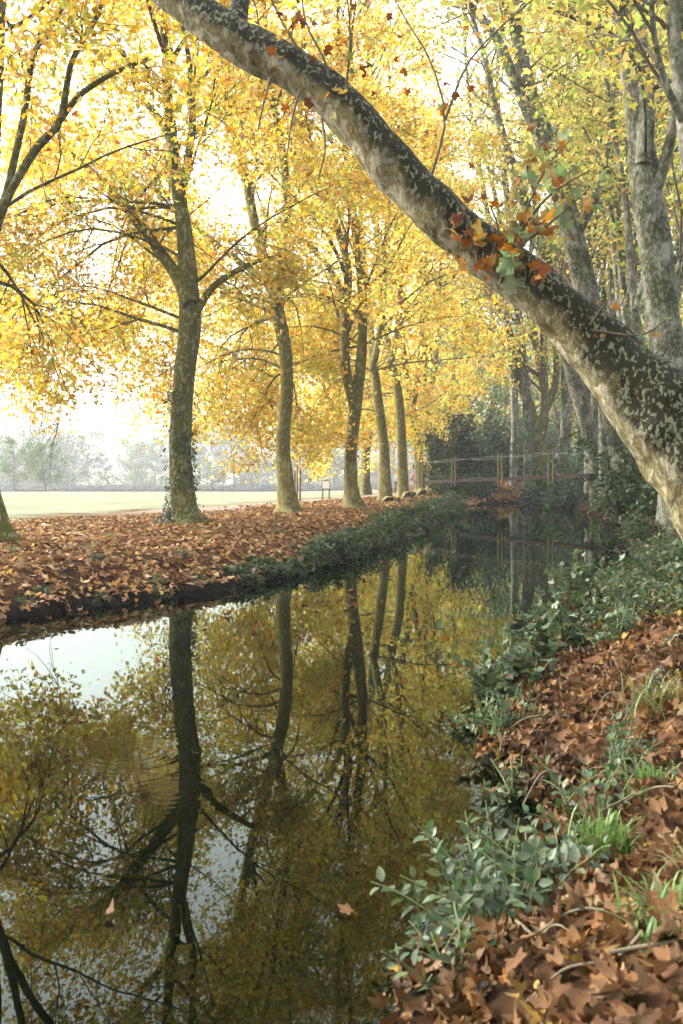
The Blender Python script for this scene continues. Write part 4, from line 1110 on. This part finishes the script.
def person(x, y, rz, top, legs_c, hair_c, label, bag=None):
    root = empty('person', (x, y, gz(x, y)), label, 'person'); root.rotation_euler = (0, 0, rz)
    V = [(0, 0, .93), (0, 0, 1.12), (0, 0, 1.36), (0, 0, 1.47), (0, -.01, 1.56), (0, -.015, 1.66), (0, 0, 1.73),
         (-.09, 0, .86), (-.10, -.06, .48), (-.10, -.13, .08), (-.10, -.25, .04), (.09, 0, .86), (.10, .10, .50), (.10, .24, .12), (.10, .16, .04),
         (-.19, 0, 1.38), (-.25, .08, 1.12), (-.24, .02, .88), (-.24, -.02, .78), (.19, 0, 1.38), (.25, -.06, 1.12), (.24, -.18, .92), (.24, -.22, .83)]
    E = [(0, 1), (1, 2), (2, 3), (3, 4), (4, 5), (5, 6), (0, 7), (7, 8), (8, 9), (9, 10), (0, 11), (11, 12), (12, 13), (13, 14), (2, 15), (15, 16), (16, 17), (17, 18), (2, 19), (19, 20), (20, 21), (21, 22)]
    rad = [.13, .12, .14, .06, .085, .095, .07, .085, .058, .042, .035, .085, .058, .042, .035, .06, .045, .036, .03, .06, .045, .036, .03]
    skinned('body', V, E, rad, SKIN, root)
    it = [0, 1, 2, 3, 15, 16, 17, 19, 20, 21]; ix = {a: i for i, a in enumerate(it)}
    skinned('jacket', [V[a] for a in it], [(ix[a], ix[b_]) for a, b_ in E if a in ix and b_ in ix], [rad[a] * 1.22 + .008 if a != 3 else .07 for a in it], solid('jacket_cloth', top), root)
    il = [0, 7, 8, 9, 11, 12, 13]; ix = {a: i for i, a in enumerate(il)}
    skinned('trousers', [V[a] for a in il], [(ix[a], ix[b_]) for a, b_ in E if a in ix and b_ in ix], [rad[a] * 1.18 + .008 for a in il], solid('trouser_cloth', legs_c), root)
    skinned('hair', [(0, .02, 1.60), (0, .025, 1.70), (0, .0, 1.765)], [(0, 1), (1, 2)], [.09, .105, .075], solid('hair_colour', hair_c), root)
    return root


p = at(416.5, 480, 66); person(p[0], p[1], .3, (.42, .10, .11), (.02, .02, .024), (.05, .03, .02), 'walker in pink red top and black trousers on the far bank path')
p = at(397, 480, 72); person(p[0], p[1], -.4, (.36, .46, .55), (.10, .10, .12), (.08, .05, .03), 'walker in a light blue top between two trunks of the row')

# ------------------------------------------------------------------ air
mb = MB(); mb.box((0, 202, 21.5), (680, 466, 50))
m, nt, nd, lk = newmat('autumn_mist')
pv = N(nt, 'ShaderNodeVolumePrincipled'); pv.inputs['Color'].default_value = (.93, .96, 1, 1); pv.inputs['Density'].default_value = 0.0006; pv.inputs['Anisotropy'].default_value = 0.2
o = N(nt, 'ShaderNodeOutputMaterial'); lk.new(pv.outputs[0], o.inputs['Volume'])
hz = mb.build('haze', [m], smooth=False); tag(hz, 'thin white morning mist filling the air', kind='stuff')

# ------------------------------------------------------------------ light, sky, camera
S = np.array([-0.78, 0.30, 0.62]); S /= np.linalg.norm(S)
EL = math.asin(S[2]); ROT = math.atan2(S[0], S[1])
w = bpy.data.worlds.new('World'); scene.world = w; w.use_nodes = True
nt = w.node_tree; nt.nodes.clear()
sky = nt.nodes.new('ShaderNodeTexSky'); sky.sky_type = 'NISHITA'; sky.sun_disc = False; sky.sun_elevation = EL; sky.sun_rotation = ROT
sky.air_density = 1.0; sky.dust_density = 6.0; sky.ozone_density = 1.0
hs = nt.nodes.new('ShaderNodeHueSaturation'); hs.inputs['Saturation'].default_value = 0.35
bg = nt.nodes.new('ShaderNodeBackground'); bg.inputs[1].default_value = 0.15
wo = nt.nodes.new('ShaderNodeOutputWorld')
nt.links.new(sky.outputs[0], hs.inputs['Color']); nt.links.new(hs.outputs[0], bg.inputs[0]); nt.links.new(bg.outputs[0], wo.inputs[0])
sl = bpy.data.lights.new('sun', 'SUN'); sl.energy = 0.7; sl.angle = R(14); sl.color = (1, .95, .86)
so = bpy.data.objects.new('sun', sl); COL.objects.link(so)
so.rotation_euler = Vector((-S).tolist()).to_track_quat('-Z', 'Y').to_euler(); so.location = (-30, 10, 30)

cam = bpy.data.cameras.new('camera'); co = bpy.data.objects.new('camera', cam); COL.objects.link(co)
co.location = (0, 0, CAM_H); co.rotation_euler = (R(90), 0, 0)
cam.sensor_fit = 'VERTICAL'; cam.sensor_height = 36; cam.lens = 35; cam.shift_y = -(512 - HORIZON) / 1024
cam.clip_start = .05; cam.clip_end = 1200
cam.dof.use_dof = True; cam.dof.focus_distance = 16; cam.dof.aperture_fstop = 5.6
scene.camera = co
scene.render.engine = 'CYCLES'
cy = scene.cycles
cy.max_bounces = 8; cy.diffuse_bounces = 6; cy.glossy_bounces = 3; cy.transmission_bounces = 7; cy.volume_bounces = 0; cy.transparent_max_bounces = 4
cy.use_denoising = True; cy.caustics_reflective = False; cy.caustics_refractive = False; cy.sample_clamp_indirect = 6
cy.use_adaptive_sampling = True; cy.adaptive_threshold = 0.02
vs = scene.view_settings
vs.view_transform = 'Standard'; vs.look = 'None'; vs.exposure = 2.6; vs.gamma = 1
